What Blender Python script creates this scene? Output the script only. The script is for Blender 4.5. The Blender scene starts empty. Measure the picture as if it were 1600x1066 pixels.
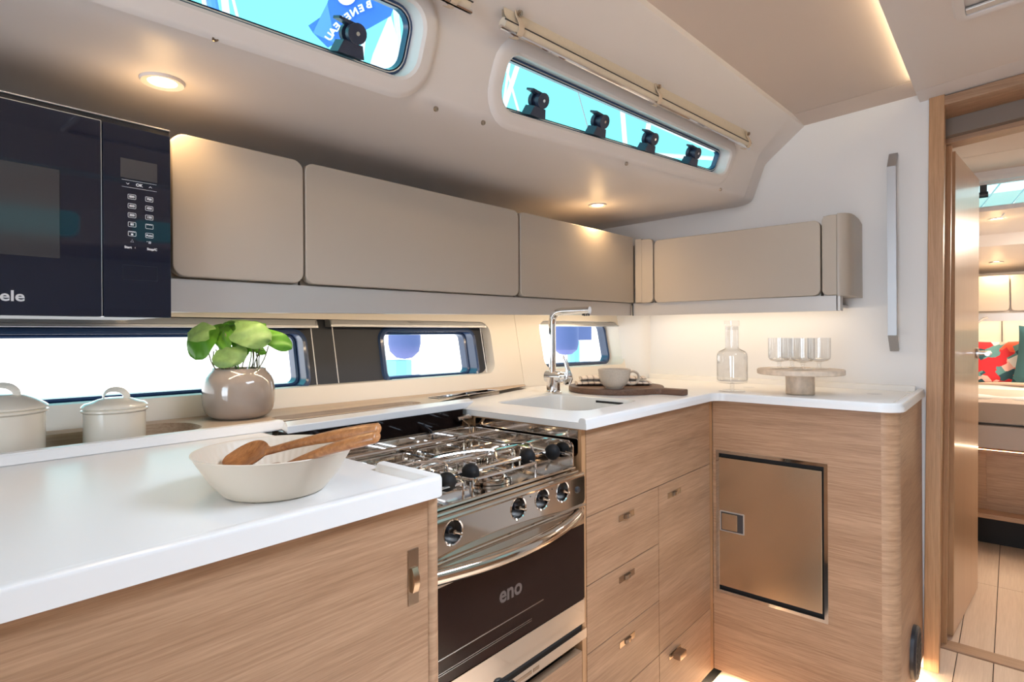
import bpy, bmesh, math, random
from mathutils import Vector, Matrix
random.seed(7)
scn = bpy.context.scene
COL = scn.collection
PI = math.pi

# ------------------------------------------------------------------ camera, sky, light, exposure
CAM = Vector((0.0, 0.0, 1.16))
_yaw, _roll, _f = math.radians(41.3537), -0.00566, 886.95
_F = Vector((math.cos(_yaw), math.sin(_yaw), 0)); _R = Vector((math.sin(_yaw), -math.cos(_yaw), 0)); _U = Vector((0, 0, 1))
_r = _R * math.cos(_roll) + _U * math.sin(_roll)
_u = -_R * math.sin(_roll) + _U * math.cos(_roll)
cd = bpy.data.cameras.new('camera'); cam = bpy.data.objects.new('camera', cd); COL.objects.link(cam)
cd.sensor_fit = 'HORIZONTAL'; cd.sensor_width = 36.0; cd.lens = 36.0 * _f / 1600.0
cd.shift_y = -10.55 / 1600.0; cd.clip_start = 0.02; cd.clip_end = 200
cam.matrix_world = Matrix(((_r.x, _u.x, -_F.x, CAM.x), (_r.y, _u.y, -_F.y, CAM.y), (_r.z, _u.z, -_F.z, CAM.z), (0, 0, 0, 1)))
scn.camera = cam
vs = scn.view_settings
vs.view_transform = 'Standard'; vs.look = 'None'; vs.gamma = 1.0; vs.use_curve_mapping = False
vs.exposure = 0.38
scn.cycles.transparent_max_bounces = 40; scn.cycles.max_bounces = 14; scn.cycles.diffuse_bounces = 6; scn.cycles.glossy_bounces = 8
scn.cycles.use_denoising = True; scn.cycles.caustics_reflective = False; scn.cycles.caustics_refractive = False; scn.cycles.sample_clamp_indirect = 4.0

w = bpy.data.worlds.new('sky'); scn.world = w; w.use_nodes = True
nt = w.node_tree; nt.nodes.clear()
tc = nt.nodes.new('ShaderNodeTexCoord'); sp = nt.nodes.new('ShaderNodeSeparateXYZ'); cr = nt.nodes.new('ShaderNodeValToRGB')
bg = nt.nodes.new('ShaderNodeBackground'); wo = nt.nodes.new('ShaderNodeOutputWorld')
nt.links.new(tc.outputs['Generated'], sp.inputs[0]); nt.links.new(sp.outputs['Z'], cr.inputs[0])
cr.color_ramp.elements[0].position = 0.06; cr.color_ramp.elements[0].color = (1, 1, 1, 1)
cr.color_ramp.elements[1].position = 0.26; cr.color_ramp.elements[1].color = (0.12, 0.47, 0.51, 1)
nt.links.new(cr.outputs[0], bg.inputs[0]); bg.inputs[1].default_value = 2.2
nt.links.new(bg.outputs[0], wo.inputs[0])

def area(name, loc, target, sx, sy, power, color=(1, 1, 1)):
    l = bpy.data.lights.new(name, 'AREA'); l.shape = 'RECTANGLE'; l.size = sx; l.size_y = sy; l.energy = power; l.color = color
    o = bpy.data.objects.new(name, l); COL.objects.link(o); o.location = loc
    d = Vector(target) - Vector(loc); o.rotation_euler = d.to_track_quat('-Z', 'Y').to_euler()
    return o
WARM = (1.0, 0.76, 0.50); SOFT = (1.0, 0.86, 0.70)
# deck hatch daylight, plus added fill lamps at the unseen companionway and in the cabin
area('companionway_fill', (-2.45, 0.12, 1.2), (1.5, 0.3, 1.05), 1.2, 1.5, 38, (0.72, 0.85, 1.0))  # unseen lamp added aft to brighten the galley and bulkhead
_h = area('hatch_daylight', (1.02, -0.24, 1.99), (0.75, 0.15, 0.0), 0.9, 0.55, 25, (0.68, 0.82, 1.0)); _h.data.spread = math.radians(120)
area('cabin_fill', (4.4, -0.5, 1.77), (4.2, -0.1, 0.0), 0.5, 0.5, 32, SOFT)  # added warm lamp brightening the forward cabin; no opening above it
# narrow lamp added over the galley floor; its bounce lights the soffit
_o = area('floor_bounce_fill', (0.95, -0.24, 1.985), (0.90, -0.20, 0.0), 0.55, 0.40, 110, (0.92, 0.96, 1.0)); _o.data.spread = math.radians(24)

# ------------------------------------------------------------------ helpers
def B(): return bmesh.new()

def box(bm, x0, x1, y0, y1, z0, z1, bev=0.0, seg=2):
    x0, x1 = min(x0, x1), max(x0, x1); y0, y1 = min(y0, y1), max(y0, y1); z0, z1 = min(z0, z1), max(z0, z1)
    v = [bm.verts.new(p) for p in ((x0,y0,z0),(x1,y0,z0),(x1,y1,z0),(x0,y1,z0),(x0,y0,z1),(x1,y0,z1),(x1,y1,z1),(x0,y1,z1))]
    fs = [bm.faces.new([v[i] for i in q]) for q in ((3,2,1,0),(4,5,6,7),(0,1,5,4),(1,2,6,5),(2,3,7,6),(3,0,4,7))]
    if bev > 0:
        es = list({e for f in fs for e in f.edges})
        bmesh.ops.bevel(bm, geom=es, offset=bev, segments=seg, affect='EDGES', profile=0.6)
    return v

def hexa(bm, pts):
    v = [bm.verts.new(p) for p in pts]
    for q in ((3,2,1,0),(4,5,6,7),(0,1,5,4),(1,2,6,5),(2,3,7,6),(3,0,4,7)): bm.faces.new([v[i] for i in q])

def bridge(bm, a, b, closed=True):
    n = len(a)
    for i in range(n if closed else n - 1):
        j = (i + 1) % n
        try: bm.faces.new((a[i], a[j], b[j], b[i]))
        except ValueError: pass

def loft(bm, loops, cap0=False, cap1=False, closed=True):
    vl = [[bm.verts.new(p) for p in L] for L in loops]
    for a, b in zip(vl, vl[1:]): bridge(bm, a, b, closed)
    if cap0: bm.faces.new(vl[0][::-1])
    if cap1: bm.faces.new(vl[-1])
    return vl

def tube(bm, pts, r, n=8, closed=False, cap=True, flat=1.0, up=None):
    pts = [Vector(p) for p in pts]; m = len(pts)
    rr = r if isinstance(r, (list, tuple)) else [r] * m
    loops = []; nrm = None
    for i, p in enumerate(pts):
        if closed: t = (pts[(i+1) % m] - pts[i-1])
        else: t = pts[min(i+1, m-1)] - pts[max(i-1, 0)]
        t.normalize()
        if nrm is None:
            a = Vector(up) if up else (Vector((0,0,1)) if abs(t.z) < 0.9 else Vector((1,0,0)))
            nrm = (a - t * a.dot(t)).normalized()
        else:
            nrm = (nrm - t * nrm.dot(t))
            nrm.normalize()
        bi = t.cross(nrm)
        loops.append([p + (nrm * math.cos(2*PI*k/n) * flat + bi * math.sin(2*PI*k/n)) * rr[i] for k in range(n)])
    vl = [[bm.verts.new(q) for q in L] for L in loops]
    for a, b in zip(vl, vl[1:]): bridge(bm, a, b)
    if closed: bridge(bm, vl[-1], vl[0])
    elif cap: bm.faces.new(vl[0][::-1]); bm.faces.new(vl[-1])

def bez(p0, p1, p2, p3, n=10):
    p0, p1, p2, p3 = map(Vector, (p0, p1, p2, p3)); o = []
    for i in range(n + 1):
        t = i / n; s = 1 - t
        o.append(p0*s**3 + p1*3*s*s*t + p2*3*s*t*t + p3*t**3)
    return o

def smooth(pts, n=6, closed=False):
    P = [Vector(p) for p in pts]; m = len(P); o = []
    for i in range(m if closed else m - 1):
        a = P[i-1] if (closed or i > 0) else P[i]*2 - P[i+1]
        b = P[i]; c = P[(i+1) % m]
        d = P[(i+2) % m] if (closed or i + 2 < m) else c*2 - b
        for k in range(n):
            t = k / n
            o.append(0.5*((2*b) + (c-a)*t + (2*a-5*b+4*c-d)*t*t + (3*b-a-3*c+d)*t**3))
    if not closed: o.append(P[-1])
    return o

def lathe(bm, prof, c, n=32, axis='z', sx=1.0, sy=1.0):
    cx, cy, cz = c; loops = []
    for r, h in prof:
        L = []
        for k in range(n):
            a = 2*PI*k/n; u, v = r*math.cos(a)*sx, r*math.sin(a)*sy
            if axis == 'z': L.append((cx+u, cy+v, cz+h))
            elif axis == 'y': L.append((cx+u, cy+h, cz+v))
            else: L.append((cx+h, cy+u, cz+v))
        loops.append(L)
    vl = []
    for (r, h), L in zip(prof, loops):
        if r < 1e-6:
            vl.append([bm.verts.new(L[0])])
        else: vl.append([bm.verts.new(p) for p in L])
    for a, b in zip(vl, vl[1:]):
        if len(a) == 1 and len(b) == 1: continue
        if len(a) == 1:
            for i in range(n): bm.faces.new((a[0], b[i], b[(i+1) % n]))
        elif len(b) == 1:
            for i in range(n): bm.faces.new((a[i], a[(i+1) % n], b[0]))
        else: bridge(bm, a, b)

def ball(bm, c, r, n=16, m=10, sz=1.0):
    prof = [(r*math.sin(PI*i/m), -r*math.cos(PI*i/m)*sz) for i in range(m+1)]
    prof[0] = (0, prof[0][1]); prof[-1] = (0, prof[-1][1])
    lathe(bm, prof, c, n)

def rrect(x0, x1, y0, y1, r, n=5):
    R = r if isinstance(r, (list, tuple)) else (r,)*4     # order: x0y0, x1y0, x1y1, x0y1
    cs = ((x0, y0, 1, 1, PI), (x1, y0, -1, 1, 1.5*PI), (x1, y1, -1, -1, 0), (x0, y1, 1, -1, 0.5*PI)); o = []
    for (x, y, sx, sy, a0), rr in zip(cs, R):
        rr = max(rr, 1e-4)
        for k in range(n + 1):
            a = a0 + 0.5*PI*k/n
            o.append((x + sx*rr + rr*math.cos(a), y + sy*rr + rr*math.sin(a)))
    return o

def rr_in(x0, x1, y0, y1, r, d, n=5):
    R = r if isinstance(r, (list, tuple)) else (r,)*4
    return rrect(x0+d, x1-d, y0+d, y1-d, [max(q-d, 0.0006) for q in R], n)

def slab(bm, P, x0, x1, y0, y1, r, depth, e=0.003, n=5, back=True):
    L = []
    for d, w_ in ((e, 0), (e*0.3, e*0.3), (0, e), (0, depth)):
        L.append([P(a, b, w_) for a, b in rr_in(x0, x1, y0, y1, r, d, n)])
    loft(bm, L, True, back)

def holed(bm, outer, holes, P, w0=0.0, w1=None):
    """planar face with holes at depth w0, hole reveals down to w1"""
    es = []; hl = []
    def ring(pts):
        vs_ = [bm.verts.new(P(a, b, w0)) for a, b in pts]
        for i in range(len(vs_)): es.append(bm.edges.new((vs_[i], vs_[(i+1) % len(vs_)])))
        return vs_
    ring(outer)
    for h in holes: hl.append((h, ring(h)))
    bmesh.ops.triangle_fill(bm, use_beauty=True, use_dissolve=False, edges=es)
    if w1 is not None:
        for h, vs_ in hl:
            b = [bm.verts.new(P(a, c, w1)) for a, c in h]
            bridge(bm, vs_, b)

def ring(bm, P, x0, x1, y0, y1, r, prof, n=6, close=False):
    """sweep a profile of (outset, depth) pairs round a rounded rectangle"""
    L = [[P(a, b, w_) for a, b in rr_in(x0, x1, y0, y1, r, -d, n)] for d, w_ in prof]
    vl = loft(bm, L)
    if close: bridge(bm, vl[-1], vl[0])

def prism(bm, pts, P, w0, w1):
    loft(bm, [[P(a, b, w0) for a, b in pts], [P(a, b, w1) for a, b in pts]], True, True)

def finish(name, bm, mat, loc, flat=False, ang=35, norm=True):
    if norm: bmesh.ops.recalc_face_normals(bm, faces=bm.faces)
    me = bpy.data.meshes.new(name)
    bmesh.ops.translate(bm, verts=bm.verts, vec=-Vector(loc))
    bm.to_mesh(me); bm.free()
    for m_ in (mat if isinstance(mat, (list, tuple)) else [mat]): me.materials.append(m_)
    if not flat:
        me.shade_smooth(); me.set_sharp_from_angle(angle=math.radians(ang))
    o = bpy.data.objects.new(name, me); COL.objects.link(o)
    if not flat:
        wn = o.modifiers.new('even_shading', 'WEIGHTED_NORMAL'); wn.keep_sharp = True; wn.weight = 80
    return o

ROOTLOC = {}
def thing(name, label, cat, loc=(0, 0, 0), group=None):
    o = bpy.data.objects.new(name, None); COL.objects.link(o); o.empty_display_size = 0.02
    o.location = loc; o['label'] = label; o['category'] = cat
    if group: o['group'] = group
    ROOTLOC[o.name] = Vector(loc)
    return o

def part(name, bm, mat, parent, label=None, **k):
    root = parent
    while root.parent: root = root.parent
    o = finish(name, bm, mat, ROOTLOC.get(root.name, Vector((0, 0, 0))), **k)
    o.parent = parent
    if label: o['label'] = label
    return o

def solo(name, bm, mat, label, cat, loc=(0, 0, 0), group=None, **k):
    o = finish(name, bm, mat, loc, **k); o.location = loc
    o['label'] = label; o['category'] = cat
    if group: o['group'] = group
    ROOTLOC[o.name] = Vector(loc)
    return o

def struct(name, bm, mat, parent=None, label=None, **k):
    o = finish(name, bm, mat, (0, 0, 0), **k)
    if parent: o.parent = parent
    else: o['kind'] = 'structure'
    if label: o['label'] = label
    ROOTLOC[o.name] = Vector((0, 0, 0))
    return o

def copy_tree(o, delta, label=None):
    c = o.copy(); COL.objects.link(c); c.location = o.location + Vector(delta)
    if label: c['label'] = label
    for ch in list(o.children):
        d = ch.copy(); COL.objects.link(d); d.parent = c
        for g in list(ch.children):
            e = g.copy(); COL.objects.link(e); e.parent = d
    ROOTLOC[c.name] = ROOTLOC.get(o.name, Vector()) + Vector(delta)
    return c

def text(bm, s, size, P, align='CENTER', bold=0.0, depth=0.0004, xs=1.0):
    cu = bpy.data.curves.new('lettering', 'FONT'); cu.body = s; cu.size = size; cu.align_x = align; cu.align_y = 'CENTER'
    cu.offset = bold; cu.resolution_u = 3
    ob = bpy.data.objects.new('lettering', cu); COL.objects.link(ob)
    dg = bpy.context.evaluated_depsgraph_get()
    me = bpy.data.meshes.new_from_object(ob.evaluated_get(dg))
    vs_ = [bm.verts.new(P(v.co.x*xs, v.co.y, 0)) for v in me.vertices]
    for p in me.polygons:
        try: bm.faces.new([vs_[i] for i in p.vertices])
        except ValueError: pass
    bpy.data.objects.remove(ob); bpy.data.curves.remove(cu); bpy.data.meshes.remove(me)

# ------------------------------------------------------------------ materials
def mat(name, col, rough=0.5, metal=0.0, spec=0.5, coat=0.0, emit=None, estr=0.0, noise=0.0, nscale=40, bump=0.0, aniso=0.0):
    m = bpy.data.materials.new(name); m.use_nodes = True; t = m.node_tree; b = t.nodes['Principled BSDF']
    b.inputs['Base Color'].default_value = (*col, 1); b.inputs['Roughness'].default_value = rough
    b.inputs['Metallic'].default_value = metal; b.inputs['Specular IOR Level'].default_value = spec
    b.inputs['Coat Weight'].default_value = coat; b.inputs['Coat Roughness'].default_value = 0.05
    b.inputs['Anisotropic'].default_value = aniso
    if emit: b.inputs['Emission Color'].default_value = (*emit, 1); b.inputs['Emission Strength'].default_value = estr
    if noise or bump:
        g = t.nodes.new('ShaderNodeNewGeometry'); n = t.nodes.new('ShaderNodeTexNoise'); n.inputs['Scale'].default_value = nscale
        n.inputs['Detail'].default_value = 4; t.links.new(g.outputs['Position'], n.inputs['Vector'])
        if noise:
            r = t.nodes.new('ShaderNodeMix'); r.data_type = 'RGBA'
            r.inputs[6].default_value = (*[c*(1-noise) for c in col], 1); r.inputs[7].default_value = (*[min(1, c*(1+noise)) for c in col], 1)
            t.links.new(n.outputs['Fac'], r.inputs[0]); t.links.new(r.outputs[2], b.inputs['Base Color'])
        if bump:
            bp = t.nodes.new('ShaderNodeBump'); bp.inputs['Strength'].default_value = bump; bp.inputs['Distance'].default_value = 0.002
            t.links.new(n.outputs['Fac'], bp.inputs['Height']); t.links.new(bp.outputs[0], b.inputs['Normal'])
    return m

def wood(name, dark, light, axis, rough=0.42, fine=1.0, stretch=0.035, contrast=1.25, coat=0.0):
    m = bpy.data.materials.new(name); m.use_nodes = True; t = m.node_tree; b = t.nodes['Principled BSDF']
    g = t.nodes.new('ShaderNodeNewGeometry'); mp = t.nodes.new('ShaderNodeMapping')
    s = [stretch if c in axis else 1 for c in 'xyz']
    mp.inputs['Scale'].default_value = s
    mp.inputs['Rotation'].default_value = (0.0, 0.012, 0.0) if axis == 'x' else (0.012, 0, 0.0)
    t.links.new(g.outputs['Position'], mp.inputs['Vector'])
    n1 = t.nodes.new('ShaderNodeTexNoise'); n1.inputs['Scale'].default_value = 230*fine; n1.inputs['Detail'].default_value = 5; n1.inputs['Roughness'].default_value = 0.7
    n2 = t.nodes.new('ShaderNodeTexNoise'); n2.inputs['Scale'].default_value = 16*fine; n2.inputs['Detail'].default_value = 4; n2.inputs['Distortion'].default_value = 0.6
    t.links.new(mp.outputs[0], n1.inputs['Vector']); t.links.new(mp.outputs[0], n2.inputs['Vector'])
    a = t.nodes.new('ShaderNodeMath'); a.operation = 'MULTIPLY_ADD'; a.inputs[1].default_value = 0.65
    t.links.new(n1.outputs['Fac'], a.inputs[0])
    k = t.nodes.new('ShaderNodeMath'); k.operation = 'MULTIPLY'; k.inputs[1].default_value = 0.35
    t.links.new(n2.outputs['Fac'], k.inputs[0]); t.links.new(k.outputs[0], a.inputs[2])
    r = t.nodes.new('ShaderNodeValToRGB'); r.color_ramp.elements[0].position = 0.5 - 0.16/contrast; r.color_ramp.elements[1].position = 0.5 + 0.16/contrast
    r.color_ramp.elements[0].color = (*dark, 1); r.color_ramp.elements[1].color = (*light, 1)
    t.links.new(a.outputs[0], r.inputs[0]); t.links.new(r.outputs[0], b.inputs['Base Color'])
    b.inputs['Roughness'].default_value = rough; b.inputs['Coat Weight'].default_value = coat; b.inputs['Coat Roughness'].default_value = 0.12
    bp = t.nodes.new('ShaderNodeBump'); bp.inputs['Strength'].default_value = 0.10; bp.inputs['Distance'].default_value = 0.001
    t.links.new(a.outputs[0], bp.inputs['Height']); t.links.new(bp.outputs[0], b.inputs['Normal'])
    return m

def glass(name, tint=(1, 1, 1), gl=0.9, rough=0.0, ior=1.45):
    m = bpy.data.materials.new(name); m.use_nodes = True; t = m.node_tree; t.nodes.clear()
    o = t.nodes.new('ShaderNodeOutputMaterial'); mx = t.nodes.new('ShaderNodeMixShader'); tr = t.nodes.new('ShaderNodeBsdfTransparent')
    gs = t.nodes.new('ShaderNodeBsdfGlossy'); fr = t.nodes.new('ShaderNodeFresnel'); ml = t.nodes.new('ShaderNodeMath'); ml.operation = 'MULTIPLY'
    tr.inputs[0].default_value = (*tint, 1); gs.inputs['Roughness'].default_value = rough; fr.inputs[0].default_value = ior; ml.inputs[1].default_value = gl
    ge = t.nodes.new('ShaderNodeNewGeometry'); iv = t.nodes.new('ShaderNodeMath'); iv.operation = 'SUBTRACT'; iv.inputs[0].default_value = 1.0
    t.links.new(ge.outputs['Backfacing'], iv.inputs[1]); t.links.new(fr.outputs[0], ml.inputs[0])
    m2 = t.nodes.new('ShaderNodeMath'); m2.operation = 'MULTIPLY'; t.links.new(ml.outputs[0], m2.inputs[0]); t.links.new(iv.outputs[0], m2.inputs[1]); t.links.new(m2.outputs[0], mx.inputs[0])
    t.links.new(tr.outputs[0], mx.inputs[1]); t.links.new(gs.outputs[0], mx.inputs[2]); t.links.new(mx.outputs[0], o.inputs[0])
    return m

def emis(name, col, s):
    return mat(name, (0.8, 0.8, 0.8), 0.5, emit=col, estr=s)

OD, OL = (0.255, 0.140, 0.076), (0.430, 0.262, 0.158)
M = dict(
 oak_x=wood('oak_grain_lengthwise', OD, OL, 'x'), oak_y=wood('oak_grain_crosswise', OD, OL, 'y'),
 oak_z=wood('oak_grain_upright', (0.36, 0.19, 0.085), (0.52, 0.30, 0.155), 'z'),
 oak_end=wood('oak_rounded_post', (0.31, 0.18, 0.105), (0.51, 0.33, 0.205), 'xy', stretch=0.10, fine=0.55),
 plank=wood('floor_plank', (0.52, 0.38, 0.28), (0.68, 0.53, 0.41), 'x', rough=0.38, contrast=0.8),
 door=wood('door_veneer', (0.46, 0.27, 0.15), (0.58, 0.37, 0.225), 'z', rough=0.3, contrast=0.7, coat=0.3),
 walnut=wood('walnut', (0.075, 0.035, 0.020), (0.19, 0.095, 0.055), 'y', rough=0.5),
 olive=wood('olive_wood', (0.22, 0.075, 0.022), (0.48, 0.21, 0.075), 'x', rough=0.3, fine=0.6, stretch=0.12),
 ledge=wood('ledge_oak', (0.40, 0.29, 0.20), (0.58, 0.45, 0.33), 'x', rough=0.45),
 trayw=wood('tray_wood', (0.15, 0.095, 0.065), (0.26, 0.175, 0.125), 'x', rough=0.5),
 dark=mat('shadow_gap', (0.012, 0.010, 0.009), 0.8),
 white=mat('solid_surface_white', (0.80, 0.79, 0.78), 0.28, noise=0.015, nscale=6),
 sinkw=mat('sink_ivory', (0.80, 0.77, 0.72), 0.25),
 cream=mat('hull_lining_cream', (0.76, 0.71, 0.64), 0.45),
 wall=mat('bulkhead_white', (0.78, 0.78, 0.79), 0.42),
 gel=mat('gelcoat_warm_white', (0.70, 0.66, 0.65), 0.45, noise=0.02, nscale=3),
 soff=mat('soffit_white', (0.66, 0.60, 0.56), 0.42),
 ceilp=mat('headliner_taupe', (0.62, 0.53, 0.47), 0.75, noise=0.03, nscale=4),
 lacq=mat('lacquer_beige', (0.48, 0.425, 0.365), 0.40, coat=0.06),
 rail=mat('pale_aluminium', (0.56, 0.53, 0.51), 0.32, 0.35),
 alu=mat('aluminium', (0.72, 0.72, 0.73), 0.3, 0.9),
 steel=mat('brushed_steel', (0.62, 0.47, 0.33), 0.24, 1.0, noise=0.06, nscale=7),
 mirror=mat('polished_steel', (0.66, 0.60, 0.54), 0.07, 1.0),
 chrome=mat('chrome', (0.86, 0.86, 0.87), 0.04, 1.0),
 brass=mat('dark_nickel', (0.42, 0.34, 0.27), 0.25, 1.0),
 bglass=mat('black_glass', (0.006, 0.009, 0.024), 0.03, 0, 0.5),  # blue in the base colour imitates reflected sky
 ovglass=mat('oven_glass', (0.010, 0.006, 0.005), 0.05, 0, 0.04),
 black=mat('black_plastic', (0.014, 0.015, 0.020), 0.42),
 latch=mat('latch_blue_black', (0.020, 0.028, 0.055), 0.35),
 rubber=mat('black_rubber', (0.006, 0.006, 0.007), 0.65, 0, 0.25),
 navy=mat('blue_black_frame', (0.030, 0.062, 0.15), 0.25, coat=0.4),
 panel=mat('window_surround_grey', (0.024, 0.028, 0.038), 0.6),
 silver=mat('blind_silver', (0.55, 0.56, 0.58), 0.35, 0.5),
 cord=mat('white_cord', (0.75, 0.75, 0.76), 0.5),
 fabric=mat('blind_fabric', (0.60, 0.53, 0.43), 0.85, noise=0.06, nscale=120, bump=0.15),
 strapm=mat('strap_fabric', (0.58, 0.47, 0.36), 0.8),
 enamel=mat('cream_enamel', (0.74, 0.68, 0.58), 0.16, coat=0.6),
 glaze=mat('taupe_glaze', (0.34, 0.275, 0.23), 0.10, coat=0.8, noise=0.06, nscale=25),
 bowlm=mat('ivory_ceramic', (0.68, 0.59, 0.48), 0.38),
 cupm=mat('stoneware', (0.52, 0.45, 0.37), 0.30, noise=0.22, nscale=260),
 marble=mat('travertine', (0.72, 0.58, 0.45), 0.45, noise=0.28, nscale=55, bump=0.2),
 leaf=mat('leaf_green', (0.17, 0.42, 0.05), 0.38, noise=0.35, nscale=45),
 leafp=mat('leaf_pale', (0.30, 0.47, 0.17), 0.42, noise=0.40, nscale=70),
 stem=mat('stem', (0.13, 0.14, 0.07), 0.6),
 soil=mat('soil', (0.03, 0.02, 0.014), 0.9),
 mark=mat('panel_print_glow', (0.55, 0.55, 0.57), 0.5, emit=(0.6, 0.6, 0.62), estr=0.35),  # print given a faint glow of its own
 logo=mat('logo_silver', (0.72, 0.72, 0.74), 0.3, 0.3),
 faint=mat('faint_print', (0.07, 0.06, 0.06), 0.5),
 disp=mat('dim_display', (0.055, 0.055, 0.062), 0.12, coat=0.5),
 mesh=mat('door_screen', (0.035, 0.035, 0.042), 0.10, coat=0.6),
 pane=glass('window_glass', (0.97, 0.99, 1.0), 0.8),
 crystal=glass('drinking_glass', (0.96, 0.965, 0.97), 2.2, ior=1.5),
 led=emis('led_warm', (1.0, 0.76, 0.46), 5.0), lamp=emis('downlight_glow', (1.0, 0.84, 0.58), 9.0),
 cove=emis('cove_led', (1.0, 0.78, 0.46), 7.0),
 bed=mat('bed_linen', (0.66, 0.60, 0.55), 0.9, bump=0.3, nscale=60), quilt=mat('quilt_taupe', (0.42, 0.34, 0.28), 0.9, bump=0.5, nscale=90),
 bedrail=mat('bed_rail_fabric', (0.45, 0.38, 0.34), 0.8), teal=mat('teal_velvet', (0.035, 0.115, 0.125), 0.8),
 flag=mat('flag_blue', (0.09, 0.27, 0.72), 0.8), flagw=mat('flag_white', (0.85, 0.88, 0.92), 0.8),
 mast=mat('mast_white', (0.80, 0.83, 0.86), 0.5), sail=mat('white_canvas', (0.85, 0.9, 0.95), 0.8),
 fender=mat('fender_cover', (0.13, 0.15, 0.36), 0.8), tealp=mat('teal_paint', (0.30, 0.72, 0.72), 0.5), wire=mat('rigging_wire', (0.25, 0.28, 0.32), 0.4),
 hull=mat('hull_white', (0.8, 0.8, 0.8), 0.4), blk=mat('recess_shade', (0.004, 0.004, 0.005), 0.7),  # blk: near black that stands in for shade inside recesses
)
# triangle-patterned cushion cover: voronoi cells coloured by ramp
def patch():
    m = bpy.data.materials.new('patchwork_print'); m.use_nodes = True; t = m.node_tree; b = t.nodes['Principled BSDF']; b.inputs['Roughness'].default_value = 0.9
    g = t.nodes.new('ShaderNodeNewGeometry'); mp = t.nodes.new('ShaderNodeMapping'); mp.inputs['Scale'].default_value = (0.2, 1.0, 1.0); mp.inputs['Rotation'].default_value = (0.6, 0, 0)
    v = t.nodes.new('ShaderNodeTexVoronoi'); v.distance = 'CHEBYCHEV'; v.inputs['Scale'].default_value = 17
    s = t.nodes.new('ShaderNodeSeparateColor'); r = t.nodes.new('ShaderNodeValToRGB'); r.color_ramp.interpolation = 'CONSTANT'
    e = r.color_ramp.elements; cols = [(0.0, (0.55, 0.02, 0.03)), (0.25, (0.02, 0.07, 0.09)), (0.45, (0.75, 0.42, 0.36)), (0.6, (0.10, 0.24, 0.24)), (0.75, (0.72, 0.10, 0.05)), (0.88, (0.75, 0.70, 0.64))]
    e[0].position = 0; e[0].color = (*cols[0][1], 1); e[1].position = 0.25; e[1].color = (*cols[1][1], 1)
    for p, c in cols[2:]: x = e.new(p); x.color = (*c, 1)
    t.links.new(g.outputs['Position'], mp.inputs[0]); t.links.new(mp.outputs[0], v.inputs['Vector']); t.links.new(v.outputs['Color'], s.inputs[0])
    t.links.new(s.outputs[0], r.inputs[0]); t.links.new(r.outputs[0], b.inputs['Base Color']); return m
M['patch'] = patch()
def gingham():
    m = bpy.data.materials.new('striped_linen'); m.use_nodes = True; t = m.node_tree; b = t.nodes['Principled BSDF']; b.inputs['Roughness'].default_value = 0.9
    g = t.nodes.new('ShaderNodeNewGeometry'); mp = t.nodes.new('ShaderNodeMapping'); mp.inputs['Rotation'].default_value = (0, 0, 0.85)
    wv = t.nodes.new('ShaderNodeTexWave'); wv.inputs['Scale'].default_value = 14; r = t.nodes.new('ShaderNodeValToRGB'); r.color_ramp.interpolation = 'CONSTANT'
    e = r.color_ramp.elements; e[0].color = (0.72, 0.66, 0.60, 1); e[1].position = 0.95; e[1].color = (0.22, 0.19, 0.17, 1)
    x = e.new(0.60); x.color = (0.52, 0.40, 0.32, 1); x = e.new(0.70); x.color = (0.72, 0.66, 0.60, 1)
    t.links.new(g.outputs['Position'], mp.inputs[0]); t.links.new(mp.outputs[0], wv.inputs['Vector']); t.links.new(wv.outputs['Fac'], r.inputs[0]); t.links.new(r.outputs[0], b.inputs['Base Color']); return m
M['ging'] = gingham()

# ------------------------------------------------------------------ setting
FZ = -0.045  # coordinates below mostly come from image pixels projected onto assumed planes
def Yw(x, z):
    base = 1.575 - 0.052*x if x < 1.76 else 1.4835 - 0.12*(x - 1.76)
    return base + 0.19*(z - 0.956)
def PH(x, z, w_=0.0): return (x, Yw(x, z) + w_, z)                        # hull lining, w outwards
def PD(x, z, w_=0.0): return (x, 0.925 - 0.1*(x-1.03) - 0.369*(z-1.741) + w_*0.94, z + w_*0.35)   # deckhouse side
def MIR(p): return (p[0], -0.4 - p[1], p[2])

# floor of single planks on a dark bed
bm = B(); box(bm, -2.6, 6.0, -2.0, 1.6, FZ-0.06, FZ-0.006)
floor = struct('floor', bm, M['dark'])
def plank(x0, x1, y0, y1):
    bm = B(); box(bm, x0+.0012, x1-.0012, y0+.0012, y1-.0012, FZ-.006, FZ, 0.0008, 1)
    struct('plank', bm, M['plank'], floor)
for k in range(19):
    y0 = -1.194 + .104*k
    cuts = [1.2, 1.62 + .31*(k % 3), 2.7] if y0 + .104 < -.1 or y0 > .25 else [1.2, 1.55 + .3*(k % 2), 2.05 + .2*(k % 3), 2.7]
    for a, b in zip(cuts, cuts[1:]): plank(a, b, y0, y0+.104)
    if -.6 < y0 < .75:
        for a, b in zip([2.785, 3.52, 4.3], [3.52, 4.3, 4.3]):
            if b > a: plank(a, b, y0, y0+.104)
bm = B(); box(bm, -2.6, 1.198, -1.9, .60, FZ-.006, FZ); struct('sole_board', bm, M['plank'], floor)
bm = B(); box(bm, 2.705, 2.78, -.6, .21, FZ-.01, FZ+.004, .002, 1); struct('trim_1', bm, M['oak_y'], label='flat oak threshold strip across the cabin doorway')

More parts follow.
